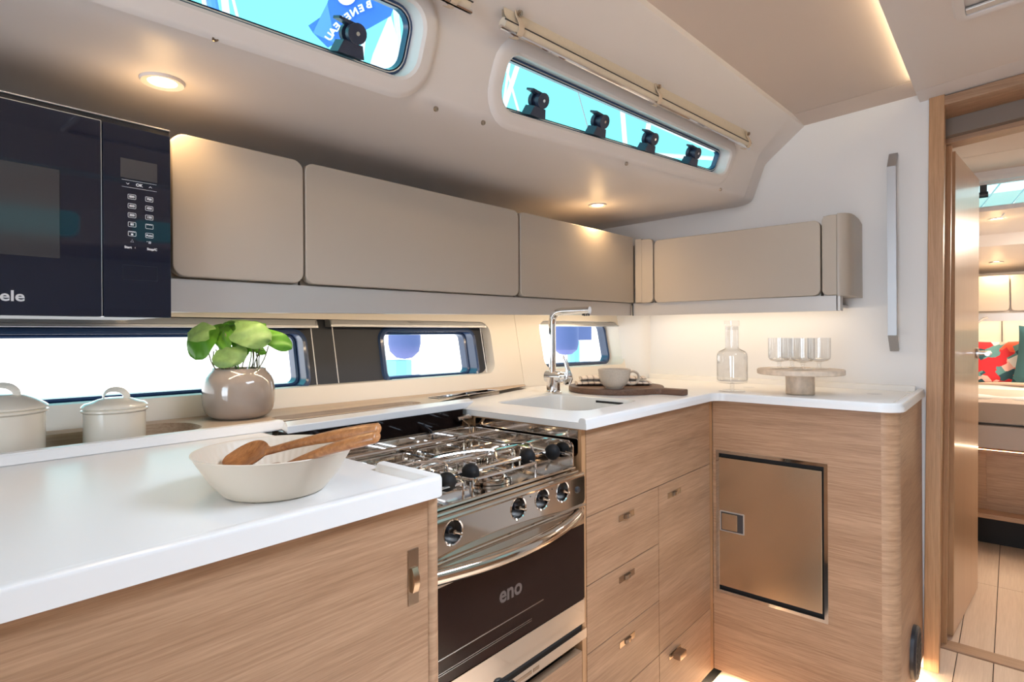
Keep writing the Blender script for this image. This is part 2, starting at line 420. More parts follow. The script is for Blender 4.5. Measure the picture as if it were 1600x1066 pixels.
# hull side lining with the long recess and the small port
def hull_wall(Pm, name, full=True):
    bm = B()
    x1 = [-2.6, 1.7575]; holed(bm, rrect(-2.6, 1.7585, .90, 1.34, .0005, 1),
        [rrect(-.75, 1.612, 1.010, 1.209, (.03, .042, .05, .03))], lambda a, b, c: Pm(PH(a, b, c)), 0, .05)
    holed(bm, rrect(1.7605, 2.62, .90, 1.34, .0005, 1), [rrect(1.893, 2.440, 1.012, 1.218, .042)], lambda a, b, c: Pm(PH(a, b, c)), 0, .085)
    loft(bm, [[Pm(PH(1.7585, .90, 0)), Pm(PH(1.7585, 1.34, 0))], [Pm(PH(1.7585, .90, .004)), Pm(PH(1.7585, 1.34, .004))], [Pm(PH(1.7605, .90, .004)), Pm(PH(1.7605, 1.34, .004))], [Pm(PH(1.7605, .90, 0)), Pm(PH(1.7605, 1.34, 0))]], closed=False)
    return struct(name, bm, M['cream'])
ident = lambda p: p
wl = hull_wall(ident, 'wall_left')
bm = B()      # outer hull skin keeps the light out above and below the lining
for za, zb in ((-.1, .90), (1.34, 1.80)):
    loft(bm, [[(-2.6, 1.66, za), (-2.6, 1.72, zb)], [(2.8, 1.50, za), (2.8, 1.60, zb)]], closed=False)
loft(bm, [[(-2.6, 1.66, .90), PH(-2.6, .90)], [(2.62, 1.5, .90), PH(2.62, .90)]], closed=False)
loft(bm, [[(-2.6, 1.72, 1.34), PH(-2.6, 1.34)], [(2.62, 1.6, 1.34), PH(2.62, 1.34)]], closed=False)
box(bm, -2.6, 2.5, 1.522, 1.70, 1.345, 1.352)  # unseen plate added behind the lockers to block light leaking upwards
struct('trim_2', bm, M['hull'], label='white hull skin and added light-blocking plate behind the galley lockers')
# thin fine bead along the port opening
def port(n, panel, opens, lab):
    """grey surround panel, rubber bead, deep glazing frame and pane for each port of one recess"""
    if panel:
        bm = B(); holed(bm, rrect(*panel), [rrect(*o) for o in opens], PH, .045, .115)
        root = struct('window_%d' % n, bm, M['panel'], label=lab)
    else:
        bm = B(); ring(bm, PH, *opens[0], [(0.004, .082), (-.004, .080), (-.010, .084), (-.010, .12)])
        root = struct('window_%d' % n, bm, M['navy'], label=lab)
    for o in opens:
        if panel:
            bm = B(); ring(bm, PH, *o, [(.016, .046), (.012, .036), (.004, .032), (-.002, .036), (-.003, .06), (-.003, .10)])
            struct('gasket', bm, M['navy'], root)
        bm = B(); ring(bm, PH, *o, [(-.001, .080), (-.006, .075), (-.011, .080), (-.012, .11), (0, .115)])
        struct('frame', bm, M['navy'], root)
        bm = B(); x0, x1, z0, z1, r = o
        loft(bm, [[PH(a, b, .098) for a, b in rr_in(x0, x1, z0, z1, r, .005)]], cap0=True); struct('pane', bm, M['pane'], root, norm=False)
    return root
port(1, (-.76, 1.62, 1.0, 1.215, .04), [(-.70, .868, 1.006, 1.168, .030), (1.148, 1.553, 1.004, 1.172, .030)], 'long dark grey window recess holding two ports behind the microwave and plant')
port(2, None, [(1.897, 2.436, 1.016, 1.214, .040)], 'small port behind the tap with a dark blue frame')

# cabin bulkhead with the doorway
bm = B()
box(bm, 2.50, 2.79, .212, .80, FZ-.05, 2.06); prism(bm, [(.80, FZ-.05), (1.52, FZ-.05), (1.52, 1.36), (1.66, 1.36), (1.66, 1.74), (.95, 1.74), (.90, 1.76), (.85, 1.86), (.80, 1.98)], lambda a, b, c: (c, a, b), 2.50, 2.79); box(bm, 2.50, 2.79, -2.0, -.46, FZ-.05, 2.20); box(bm, 2.50, 2.79, -.46, .212, 2.01, 2.20)
struct('wall_forward', bm, M['wall'])
bm = B()      # soft cove where hull lining meets the bulkhead
loft(bm, [[(2.435, 1.412, .93), (2.455, 1.36, .93), (2.47, 1.335, .93), (2.485, 1.318, .93), (2.505, 1.308, .93)], [(2.435, 1.465, 1.30), (2.455, 1.38, 1.30), (2.47, 1.34, 1.30), (2.485, 1.318, 1.30), (2.505, 1.308, 1.30)]], closed=False)
struct('trim_3', bm, M['wall'], label='rounded white corner post between hull lining and bulkhead')
bm = B(); box(bm, 2.498, 2.50, .50, .66, .92, .921); bm.free()

# doorway: jambs, headers
def lean(bm):      # the post leans a little inboard at its head
    for v in bm.verts: v.co.y += -0.0127*(v.co.z - .98)
bm = B(); box(bm, 2.488, 2.53, .184, .229, FZ, 2.03, .004); lean(bm); dj = struct('trim_4', bm, M['oak_z'], label='upright oak door post at the bulkhead')
bm = B(); box(bm, 2.53, 2.80, .196, .235, FZ, 2.03); lean(bm); struct('jamb_lining', bm, M['oak_z'], dj)
bm = B(); box(bm, 2.735, 2.775, .180, .197, FZ, 1.90, .002); lean(bm); struct('door_stop', bm, M['oak_z'], dj)
def camber(bm):
    for v in bm.verts: v.co.z += -0.08*(v.co.y - .17)
bm = B(); box(bm, 2.49, 2.66, -.6, .180, 1.952, 1.985, .003); camber(bm); hd = struct('trim_5', bm, M['oak_y'], label='oak header beams over the cabin doorway')
bm = B(); box(bm, 2.70, 2.79, -.6, .20, 1.872, 1.908, .003); camber(bm); struct('lower_beam', bm, M['oak_y'], hd)
bm = B(); box(bm, 2.66, 2.70, -.6, .20, 1.89, 2.05); camber(bm); struct('recess_panel', bm, mat('grey_recess', (0.20, 0.165, 0.14), .6), hd)

# deckhouse side: soffit, sloping face with two openings, shoulder, headliner strip
def zsof(x): return 1.655 + .014*x

def deck_side(Pm, name, xs, xe):
    bm = B(); P3 = lambda a, b, c=0: Pm(PD(a, b, c))
    z0 = lambda x: zsof(x) + .028; z1 = 1.828
    op4 = [(x, z) for x, z in rrect(-.55, .775, 1.703, 1.838, .045, 6)]
    def sh5(x, z):       # lower edge of the forward opening rises towards the bow
        t = (x - 1.012)/1.11; zb = 1.711 + .041*t; return (x, zb + (z - 1.711)/(.122)*(1.833 - zb))
    op5 = [sh5(x, z) for x, z in rrect(1.012, 2.122, 1.711, 1.833, (.05, .04, .03, .035), 6)]
    N = 12; xm = .893
    for xa, xb, op in ((xs, xm, op4), (xm, xe, op5)):
        ou = [(x, z0(x) + v*(1.852 - z0(x))) for x, v in rrect(xa, xb, 0, 1, 1e-4, 6)]
        loft(bm, [[P3(a, b) for a, b in ou], [P3(a, b) for a, b in op], [P3(a, b, .05) for a, b in op]])
    # fillet into the soffit and the soffit itself, shoulder and strip above
    rows = []
    for x in (xs, xm, xe):
        zs = zsof(x); L = []
        a = Vector(PD(x, z0(x))); c = Vector(PD(x, zs)); e = c + Vector((0, .085, .002))
        for k in range(9):
            t = k/8; L.append(a*(1-t)**2 + c*2*t*(1-t) + e*t*t)
        L.append(Vector((x, 1.72, zs + .004)))
        rows.append([Pm(p) for p in L])
    loft(bm, rows, closed=False)
    rows = []
    for x in (xs, xm, xe):
        ye = .63 + .058*(2.46-x); L = []
        a = Vector(PD(x, 1.852)); c = Vector(PD(x, 1.872)); d = Vector((x, ye, 1.985)); e = c + (d-c)*.22
        for k in range(7):
            t = k/6; L.append(a*(1-t)**2 + c*2*t*(1-t) + e*t*t)
        L.append(d)
        L.append(Vector((x, ye - .004, 1.989))); L.append(Vector((x, ye - .004, 2.03)))
        rows.append([Pm(p) for p in L])
    loft(bm, rows, closed=False)
    # moulded return against the bulkhead
    if xe > 2.2:
        def prof(x, k):
            zs = zsof(x); ye = .63 + .058*(2.46-x); a = Vector(PD(x, z0(x))); c = Vector(PD(x, zs)); e = c + Vector((0, .085, .002))
            L = [(Vector((x, 1.72, zs+.004)), 0)]
            for q in range(9): t = 1 - q/8; L.append((a*(1-t)**2 + c*2*t*(1-t) + e*t*t, 1))
            a2 = Vector(PD(x, 1.852)); c2 = Vector(PD(x, 1.872)); d = Vector((x, ye, 1.985)); e2 = c2 + (d-c2)*.22
            for q in range(7): t = q/6; L.append((a2*(1-t)**2 + c2*2*t*(1-t) + e2*t*t, 1 - .4*t))
            L += [(d, .1), (Vector((x, ye-.004, 1.989)), .05), (Vector((x, ye-.004, 2.03)), 0)]
            off = Vector((0, .9, .35)) * k
            return [Pm(p + off*f) for p, f in L]
        loft(bm, [prof(xe, 0), prof(xe+.012, .003), prof(xe+.035, .020), prof(xe+.06, .024), prof(xe+.068, .030), prof(2.505, .044)], closed=False)
    bmesh.ops.remove_doubles(bm, verts=bm.verts, dist=.0006); bmesh.ops.dissolve_degenerate(bm, edges=bm.edges, dist=.0004)
    return struct(name, bm, M['gel'], ang=32), op4, op5
dh, OP4, OP5 = deck_side(ident, 'wall_deckhouse', -2.6, 2.335)
def loop_in(pts, d):
    n = len(pts); o = []
    for i in range(n):
        a, b, c = Vector(pts[i-1]), Vector(pts[i]), Vector(pts[(i+1) % n])
        t = (c - a).normalized(); nn = Vector((-t.y, t.x)); o.append(tuple(b + nn*d))
    return o
def loop_ring(bm, pts, prof):
    loft(bm, [[PD(a, b, w_) for a, b in loop_in(pts, -d)] for d, w_ in prof])
def dwin(n, op, lab, latches):
    bm = B(); loop_ring(bm, op, [(.040, -.0005), (.034, -.006), (.026, -.009), (.006, -.009), (0, -.004), (-.001, .006)])
    root = struct('window_%d' % n, bm, M['gel'], label=lab)
    bm = B(); loop_ring(bm, op, [(-.0005, .034), (-.005, .033), (-.0065, .038), (-.009, .038), (-.0105, .034), (-.012, .05), (-.003, .055)]); struct('frame', bm, M['navy'], root)
    bm = B(); loop_ring(bm, op, [(-.0055, .0325), (-.0068, .0320), (-.008, .0325)]); struct('frame_bead', bm, M['alu'], root)
    bm = B(); loft(bm, [[PD(a, b, .046) for a, b in loop_in(op, .008)]], cap0=True); struct('pane', bm, M['pane'], root, norm=False)
    for x, zb in latches:
        # cam latch standing on the sill: foot, drum, lever
        bm = B(); c = Vector(PD(x, zb, .014))
        def Q(a, b, d): return c + Vector((1, -.1, 0))*a + Vector((0, -.345, .94))*b + Vector((0, .94, .345))*d
        def qbox(bm, a0, a1, b0, b1, d0, d1, t0=0.0):
            hexa(bm, [Q(a0, b0, d0), Q(a1, b0, d0), Q(a1, b0, d1), Q(a0, b0, d1), Q(a0+t0, b1, d0), Q(a1-t0, b1, d0), Q(a1-t0, b1, d1), Q(a0+t0, b1, d1)])
        qbox(bm, -.028, .028, -.016, .008, -.016, .016, .008)
        l = struct('latch', bm, M['latch'], root)
        bm = B()
        for d0, d1, r in ((-.018, -.007, .0195), (.007, .018, .0195), (-.007, .007, .013)):
            loft(bm, [[Q(.004 + r*math.cos(2*PI*k/18), .026 + r*math.sin(2*PI*k/18), d0) for k in range(18)], [Q(.004 + r*math.cos(2*PI*k/18), .026 + r*math.sin(2*PI*k/18), d1) for k in range(18)]], True, True)
        struct('drum', bm, M['latch'], l)
        bm = B(); loft(bm, [[Q(.004 + .004*math.cos(2*PI*k/10), .026 + .004*math.sin(2*PI*k/10), d0) for k in range(10)] for d0 in (-.0185, -.020)], True, True); struct('pivot_pin', bm, M['chrome'], l)
        bm = B(); hexa(bm, [Q(.006, .036, -.012), Q(-.034, .042, -.012), Q(-.034, .042, .012), Q(.006, .036, .012), Q(.008, .044, -.012), Q(-.034, .047, -.012), Q(-.034, .047, .012), Q(.008, .044, .012)])
        struct('lever', bm, M['latch'], l)
    return root
dwin(3, OP4, 'long upper window at the aft end of the deckhouse side', [(.285, 1.722), (.632, 1.726)])
dwin(4, OP5, 'long upper window with four black latches near the bulkhead', [(1.149, 1.737), (1.398, 1.745), (1.649, 1.752), (1.909, 1.762)])
for x, z in ((.393, 1.663), (.847, 1.664), (.984, 1.667), (1.554, 1.682), (2.141, 1.701)):
    bm = B(); c = Vector(PD(x, z + .004)); t = bm
    lathe(bm, [(0, -.003), (.0022, -.003), (.0026, -.004), (.0052, -.004), (.006, -.001), (.006, .001)], (0, 0, 0), 14, 'y')
    bmesh.ops.rotate(bm, cent=(0, 0, 0), matrix=Matrix.Rotation(math.radians(20), 3, 'X'), verts=bm.verts)
    bmesh.ops.translate(bm, vec=c, verts=bm.verts); struct('screw_cap', bm, M['brass'], dh)

# ceiling: taupe headliner, forward strip, white centre panel, LED cove between them
bm = B()
def zc(y): return 2.022 - .04*(y - .25)
loft(bm, [[(x, .63 + .058*(2.46-x) - .003, zc(.63)) , (x, .20, zc(.20))] for x in (-2.6, 2.375)], closed=False)
for v in list(bm.verts): v.co.z += 0
r = bmesh.ops.extrude_face_region(bm, geom=bm.faces[:]); bmesh.ops.translate(bm, vec=(0, 0, .02), verts=[v for v in r['geom'] if isinstance(v, bmesh.types.BMVert)])
ceil = struct('ceiling', bm, M['ceilp'])
bm = B(); hexa(bm, [(2.379, .20, zc(.2)), (2.379, .634, zc(.63)), (2.50, .627, zc(.63)-.012), (2.50, .20, zc(.2)-.010), (2.379, .20, 2.05), (2.379, .634, 2.05), (2.5, .627, 2.05), (2.5, .20, 2.05)]); struct('headliner_strip', bm, M['ceilp'], ceil)
bm = B(); hexa(bm, [(-2.6, -.65, 2.04), (2.40, -.65, 2.06), (2.40, .247, 1.992), (-2.6, .247, 1.992), (-2.6, -.65, 2.06), (2.40, -.65, 2.08), (2.40, .247, 2.002), (-2.6, .247, 2.002)])
hexa(bm, [(-2.6, -1.09, 2.01), (2.5, -1.09, 2.01), (2.5, -.65, 2.06), (-2.6, -.65, 2.04), (-2.6, -1.09, 2.06), (2.5, -1.09, 2.06), (2.5, -.65, 2.09), (-2.6, -.65, 2.06)])
struct('ceiling_panel', bm, M['gel'], ceil)
bm = B(); hexa(bm, [(2.402, -.65, 2.062), (2.50, -.65, 2.042), (2.50, .243, 1.984), (2.402, .247, 1.992), (2.402, -.65, 2.09), (2.5, -.65, 2.09), (2.5, .243, 2.03), (2.402, .247, 2.03)])
struct('ceiling_edge', bm, M['gel'], ceil)
bm = B(); box(bm, -2.6, 2.36, .226, .234, 2.003, 2.010); struct('cove_light', bm, M['cove'], ceil)
bm = B(); box(bm, -2.6, 2.6, -1.09, .66, 2.10, 2.14); struct('deck_slab', bm, M['hull'], ceil)
# deck hatch trim in the white panel
bm = B(); PHt = lambda a, b, c=0: (a, b, 1.990 - .058*(b-.247)/.897*1.0 + c + .0)
def PHt(a, b, c=0): return (a, b, 1.992 + .058*(.247-b)/.9 - c)
ring(bm, PHt, .55, 1.935, -.55, .105, .03, [(.006, -.001), (.006, .010), (0, .016), (-.010, .016), (-.018, .012), (-.018, .004)])
ht = struct('window_5', bm, M['gel'], label='rounded white frame of the deck hatch overhead')
bm = B(); box(bm, .57, 1.885, -.53, .088, 2.016, 2.018); struct('hatch_screen', bm, M['fabric'], ht)
bm = B(); box(bm, 1.887, 1.917, -.53, .087, 1.983, 1.990, .002); struct('screen_rail', bm, M['rail'], ht)
for o_ in ht.children:
    for v in o_.data.vertices: v.co.z += .058*(.247 - v.co.y)/.9

# cabin side of the far half of the boat, seen only in reflections
deck_side(MIR, 'wall_deckhouse_right', -2.6, 2.15)
hull_wall(MIR, 'wall_right')
bm = B(); box(bm, -2.6, 2.5, -2.06, -2.0, -.1, 2.1)
struct('wall_outer_right', bm, M['hull'])
bm = B(); box(bm, -2.66, -2.6, -2.06, 1.8, -.1, .3); box(bm, -2.66, -2.6, -2.06, -.5, .3, 2.1); box(bm, -2.66, -2.6, .75, 1.8, .3, 2.1); box(bm, -2.66, -2.6, -.5, .75, 1.95, 2.1)
struct('wall_aft', bm, M['oak_y'])
bm = B(); box(bm, -1.6, 2.4, -1.95, -1.15, FZ, .92)
struct('trim_6', bm, M['oak_x'], label='oak settee base on the far side of the saloon')

# forward cabin beyond the door
bm = B(); box(bm, 2.79, 5.6, .75, .80, -.1, 1.85); struct('wall_cabin_left', bm, M['wall'])
bm = B(); box(bm, 2.79, 6.6, -1.30, -1.25, -.1, 2.2); struct('wall_cabin_right', bm, M['wall'])
bm = B(); box(bm, 5.60, 5.66, -1.3, .8, -.1, 2.2); struct('wall_cabin_forward', bm, M['cream'])
bm = B(); box(bm, 5.592, 5.60, .052, .056, .8, 1.25); struct('trim_7', bm, M['dark'], label='thin seam in the cream cabin bulkhead above the bed')
bm = B()
hexa(bm, [(2.79, -1.3, 1.99), (3.50, -1.3, 2.0), (3.50, .8, 2.0), (2.79, .8, 1.99), (2.79, -1.3, 2.06), (3.50, -1.3, 2.06), (3.50, .8, 2.06), (2.79, .8, 2.06)])
ccl = struct('ceiling_cabin', bm, M['ceilp'])
bm = B(); hexa(bm, [(3.504, -1.3, 2.0), (3.90, -1.3, 2.005), (3.90, .8, 2.005), (3.504, .8, 2.0), (3.504, -1.3, 2.06), (3.90, -1.3, 2.06), (3.90, .8, 2.06), (3.504, .8, 2.06)]); struct('headliner_board', bm, M['ceilp'], ccl)
bm = B(); prof = [(3.90, 2.03), (3.90, 1.972), (3.93, 1.955), (3.93, 1.815), (3.90, 1.80), (4.75, 1.795), (4.79, 1.785), (4.83, 1.715), (4.87, 1.706), (5.6, 1.60), (5.6, 2.1), (3.95, 2.1)]
holes_bm = B()
loft(bm, [[(x, -1.3, z) for x, z in prof[4:10]], [(x, .8, z) for x, z in prof[4:10]]], closed=False)
holed(bm, rrect(-1.3, .8, 1.80, 2.03, .0005, 1), [rrect(-.62, .60, 1.812, 1.952, .02)], lambda a, b, c: (3.90+c, a, b), 0, .05)
struct('ceiling_cabin_forward', bm, M['gel'])
bm = B(); ring(bm, lambda a, b, c: (3.90+c, a, b), -.62, .60, 1.812, 1.952, .02, [(.02, 0), (.018, -.008), (0, -.008), (-.002, .03), (-.012, .03), (-.012, .05)]); w6 = struct('window_6', bm, M['gel'], label='cabin skylight seen through the doorway above the door leaf')
bm = B(); loft(bm, [[(3.945, a, b) for a, b in rrect(-.61, .59, 1.82, 1.945, .02)]], cap0=True); struct('pane', bm, M['pane'], w6, norm=False)
for dy in (.15, .02, -.13):
    bm = B(); tube(bm, [(4.06, dy+.02, 1.78), (4.10, dy-.12, 1.99)], .004, 6); struct('screen_bar', bm, M['mast'], w6)
bm = B(); box(bm, 3.93, 3.96, .095, .125, 1.89, 1.945, .004); lathe(bm, [(0, -.02), (.016, -.02), (.016, .02), (0, .02)], (3.94, .11, 1.89), 14, 'y'); struct('latch', bm, M['black'], w6)

# cabin door, folded back into the cabin
d1 = Vector((2.806, .176, 0)); d2 = Vector((3.40, .124, 0)); dv = (d2-d1).normalized(); dn = Vector((-dv.y, dv.x, 0))
def PDr(a, z, c): q = d1 + dv*a + dn*c; return (q.x, q.y - 0.0127*(z-.0)*.6 + .0, z)
bm = B(); pts = []
hexa(bm, [PDr(0, -.03, 0), PDr(.60, -.03, 0), PDr(.60, -.03, .034), PDr(0, -.03, .034), PDr(0, 1.862, 0), PDr(.60, 1.862, 0), PDr(.60, 1.862, .034), PDr(0, 1.862, .034)])
d_ = struct('door_1', bm, M['door'], label='varnished cabin door standing open past the doorway')
bm = B(); hexa(bm, [PDr(-.0015, -.03, -.0008), PDr(.0, -.03, -.0008), PDr(.0, -.03, .0348), PDr(-.0015, -.03, .0348), PDr(-.0015, 1.8635, -.0008), PDr(0, 1.8635, -.0008), PDr(0, 1.8635, .0348), PDr(-.0015, 1.8635, .0348)]); struct('edge_lipping', bm, M['oak_z'], d_)
for z in (1.62, .955, .205):
    bm = B()
    hexa(bm, [PDr(-.006, z-.035, .018), PDr(-.0015, z-.035, .018), PDr(-.0015, z-.035, .036), PDr(-.006, z-.035, .036), PDr(-.006, z+.035, .018), PDr(-.0015, z+.035, .018), PDr(-.0015, z+.035, .036), PDr(-.006, z+.035, .036)])
    h = struct('hinge', bm, M['brass'], d_)
    bm = B()
    for dz in (-.02, .02): ball(bm, PDr(-.008, z+dz, .024), .005, 8, 6)
    struct('hinge_screw', bm, M['chrome'], h)
bm = B()
q = PDr(.545, 1.065, 0)
tube(bm, [PDr(.545, 1.062, 0), PDr(.545, 1.062, -.05)], .010, 10); tube(bm, [PDr(.545, 1.062, -.046), PDr(.43, 1.062, -.05)], .009, 10)
lathe(bm, [(0, 0), (.024, 0), (.024, -.008), (0, -.008)], PDr(.545, 1.062, 0), 16, 'y'); struct('door_handle', bm, M['alu'], d_)

# ------------------------------------------------------------------ wall cabinets
RAILG = 'beige lacquered lockers under the deck'
def PYf(y): return lambda a, b, c: (a, y + c, b)          # fronts facing the galley (towards -Y)
def PXf(x): return lambda a, b, c: (x + c, a, b)          # fronts facing aft (towards -X)
def zb(x): return 1.268 + .0086*x                          # bottom and top edges follow the sheer
def zt(x): return 1.537 + .0085*x
LK = [('first beige locker from the microwave, nearly square door', .4114, .698, (.026,)*4),  # coordinates of lockers and light rails scaled about the camera to sit farther back
      ('widest beige locker in the middle of the left run', .7024, 1.4944, (.024,)*4),
      ('beige locker at the corner end of the left run', 1.5043, 2.2913, (.020, .004, .004, .020))]
for lab, x0, x1, r in LK:
    t = thing('wall_cabinet', lab, 'cabinet', ((x0+x1)/2, 1.4, 1.28), RAILG)
    bm = B(); box(bm, x0+.001, x1-.001, 1.310, 1.52, 1.268, 1.562); part('carcass', bm, M['lacq'], t)
    def P(a, b, c, x0=x0): return (a, 1.2815 + c, b + .0086*a)
    bm = B(); slab(bm, P, x0, x1, 1.2794, 1.5747, r, .022, .004, 6); part('door', bm, M['lacq'], t)
# light rail below the left run
t = thing('light_rail', 'pale aluminium light rail under the left lockers', 'rail', (1.3, 1.3, 1.21))
bm = B(); hexa(bm, [(.403, 1.296, 1.2095), (2.2946, 1.296, 1.242), (2.2946, 1.318, 1.242), (.403, 1.318, 1.2095), (.403, 1.296, 1.2788), (2.2946, 1.296, 1.2964), (2.2946, 1.318, 1.2964), (.403, 1.318, 1.2788)]); part('rail', bm, M['rail'], t)
bm = B(); hexa(bm, [(.403, 1.318, 1.2215), (2.293, 1.318, 1.254), (2.293, 1.52, 1.254), (.403, 1.52, 1.2215), (.403, 1.318, 1.26), (2.293, 1.318, 1.266), (2.293, 1.52, 1.266), (.403, 1.52, 1.26)]); part('underside', bm, M['rail'], t)
bm = B(); hexa(bm, [(.44, 1.335, 1.2183), (2.26, 1.335, 1.2508), (2.26, 1.343, 1.2508), (.44, 1.343, 1.2183), (.44, 1.335, 1.2215), (2.26, 1.335, 1.254), (2.26, 1.343, 1.254), (.44, 1.343, 1.2215)]); part('led_strip', bm, M['led'], t)
# corner locker, right locker with bull-nosed end
t = thing('corner_cabinet', 'narrow beige corner locker between the two locker runs', 'cabinet', (2.3, 1.22, 1.29), RAILG)
bm = B(); slab(bm, PXf(2.290), 1.241, 1.274, 1.2986, 1.5846, .002, .02, .003); part('filler', bm, M['lacq'], t)
bm = B(); slab(bm, PXf(2.286), 1.1842, 1.2402, 1.2964, 1.580, (.022, .002, .002, .022), .022, .004, 6); part('door', bm, M['lacq'], t)
bm = B(); box(bm, 2.314, 2.498, 1.188, 1.52, 1.285, 1.562); part('carcass', bm, M['lacq'], t)
t = thing('wall_cabinet', 'beige locker on the bulkhead above the carafe', 'cabinet', (2.4, .85, 1.29), RAILG)
bm = B(); slab(bm, PXf(2.286), .520, 1.1787, 1.2948, 1.569, .023, .022, .004, 6); part('door', bm, M['lacq'], t)
bm = B(); box(bm, 2.314, 2.499, .524, 1.182, 1.285, 1.555); part('carcass', bm, M['lacq'], t)
t = thing('end_panel', 'bullnosed beige end of the bulkhead locker run', 'cabinet', (2.4, .47, 1.29), RAILG)
bm = B(); slab(bm, PXf(2.286), .4666, .5154, 1.2942, 1.5824, (.002, .020, .020, .002), .022, .004, 6); part('door', bm, M['lacq'], t)
bm = B(); pr_ = [(2.286, .4659), (2.287, .4543), (2.295, .4422), (2.308, .4334), (2.327, .4279), (2.365, .4257), (2.44, .4247), (2.4995, .4246), (2.4995, .515), (2.312, .515), (2.312, .4659)]
prism(bm, pr_, lambda a, b, c: (a, b, c), 1.291, 1.5846)
for v in bm.verts:
    if v.co.z > 1.5 and v.co.x > 2.42: v.co.z -= .0155*min(1, (v.co.x-2.42)/.079)
part('rounded_end', bm, M['lacq'], t)
t = thing('light_rail', 'pale aluminium light rail under the bulkhead locker', 'rail', (2.3, .9, 1.24))
bm = B(); hexa(bm, [(2.299, .4714, 1.238), (2.321, .4714, 1.238), (2.321, 1.289, 1.241), (2.299, 1.289, 1.241), (2.299, .4714, 1.293), (2.321, .4714, 1.293), (2.321, 1.289, 1.2955), (2.299, 1.289, 1.2955)]); part('rail', bm, M['rail'], t)
bm = B(); box(bm, 2.300, 2.345, .4690, .4712, 1.238, 1.292); part('end_gap', bm, M['dark'], t)
bm = B(); box(bm, 2.299, 2.345, .460, .4688, 1.238, 1.293, .001); part('end_cap', bm, M['rail'], t)
bm = B(); box(bm, 2.2975, 2.31, 1.2892, 1.293, 1.241, 1.2955); part('corner_gap', bm, M['dark'], t)
bm = B(); box(bm, 2.321, 2.498, .4714, 1.288, 1.253, 1.262); part('underside', bm, M['rail'], t)
bm = B(); box(bm, 2.335, 2.343, .48, 1.27, 1.2495, 1.253); part('led_strip', bm, M['led'], t)

# ------------------------------------------------------------------ microwave
t = thing('microwave', 'built-in black glass microwave at the left end of the lockers', 'microwave', (.361, 1.130, 1.193))
microwave = t
bm = B(); box(bm, -.24, .359, 1.150, 1.40, 1.194, 1.520); part('body', bm, M['black'], t)
bm = B(); box(bm, -.25, .361, 1.134, 1.16, 1.5275, 1.530, .0005); part('top_trim', bm, M['alu'], t)
bm = B(); box(bm, -.24, .3605, 1.137, 1.16, 1.5185, 1.5273); part('vent_slot', bm, M['black'], t)
PM = PYf(1.130)
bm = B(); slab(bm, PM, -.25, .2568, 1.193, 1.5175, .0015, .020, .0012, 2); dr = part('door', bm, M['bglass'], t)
bm = B(); box(bm, -.20, .202, 1.1292, 1.130, 1.284, 1.424); part('door_screen', bm, M['mesh'], dr)
bm = B(); box(bm, .2569, .2576, 1.130, 1.150, 1.193, 1.5175); part('edge_strip', bm, M['alu'], dr)
bm = B(); box(bm, -.25, .2568, 1.1295, 1.131, 1.5172, 1.5182); part('top_edge', bm, M['alu'], dr)
bm = B(); text(bm, 'Miele', .0225, lambda a, b, c: (a + .1325, 1.1296, b + 1.2215), bold=.0005, xs=1.1); part('lettering', bm, M['logo'], dr, label='silver maker lettering')
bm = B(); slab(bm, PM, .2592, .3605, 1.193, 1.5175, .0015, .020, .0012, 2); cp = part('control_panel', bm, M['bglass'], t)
bm = B(); box(bm, .284, .339, 1.1292, 1.130, 1.430, 1.463); part('display', bm, M['disp'], cp)
bm = B(); yy = 1.1294
Pt = lambda x, z: (lambda a, b, c: (a + x, yy, b + z))
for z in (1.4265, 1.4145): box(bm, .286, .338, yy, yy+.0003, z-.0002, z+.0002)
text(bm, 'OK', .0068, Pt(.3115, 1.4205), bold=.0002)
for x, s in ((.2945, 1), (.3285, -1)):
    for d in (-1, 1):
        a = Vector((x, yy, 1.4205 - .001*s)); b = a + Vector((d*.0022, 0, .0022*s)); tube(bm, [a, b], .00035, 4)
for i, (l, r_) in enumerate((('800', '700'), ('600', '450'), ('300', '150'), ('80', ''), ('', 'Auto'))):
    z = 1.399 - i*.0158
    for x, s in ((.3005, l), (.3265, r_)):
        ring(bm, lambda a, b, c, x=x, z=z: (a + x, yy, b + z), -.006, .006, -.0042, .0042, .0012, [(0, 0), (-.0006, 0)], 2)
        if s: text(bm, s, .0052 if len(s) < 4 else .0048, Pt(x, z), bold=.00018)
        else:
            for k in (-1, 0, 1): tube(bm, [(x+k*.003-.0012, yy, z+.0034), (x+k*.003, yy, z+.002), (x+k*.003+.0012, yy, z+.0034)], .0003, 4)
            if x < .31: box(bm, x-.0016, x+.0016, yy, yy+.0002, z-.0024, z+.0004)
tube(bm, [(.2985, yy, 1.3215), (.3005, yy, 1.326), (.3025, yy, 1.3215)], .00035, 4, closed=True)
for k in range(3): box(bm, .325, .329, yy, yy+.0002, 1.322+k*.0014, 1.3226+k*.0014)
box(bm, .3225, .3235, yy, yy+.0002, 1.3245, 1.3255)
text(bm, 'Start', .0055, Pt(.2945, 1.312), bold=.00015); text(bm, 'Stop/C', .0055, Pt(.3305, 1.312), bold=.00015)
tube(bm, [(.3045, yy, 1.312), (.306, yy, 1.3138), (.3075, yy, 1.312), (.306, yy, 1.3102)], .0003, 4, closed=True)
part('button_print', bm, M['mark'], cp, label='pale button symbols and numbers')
bm = B(); ring(bm, lambda a, b, c: (a, 1.1297 + c, b), .2865, .3385, 1.2565, 1.282, .0008, [(0, 0), (-.0006, 0)], 2); part('door_button', bm, M['black'], cp)

# microwave enlarged and moved back: scaled about the camera, together with the lockers
for o_ in list(microwave.children) + [g for c in microwave.children for g in c.children]:
    for v in o_.data.vertices: v.co *= 1.1
microwave.location = (.397, 1.243, 1.1963)

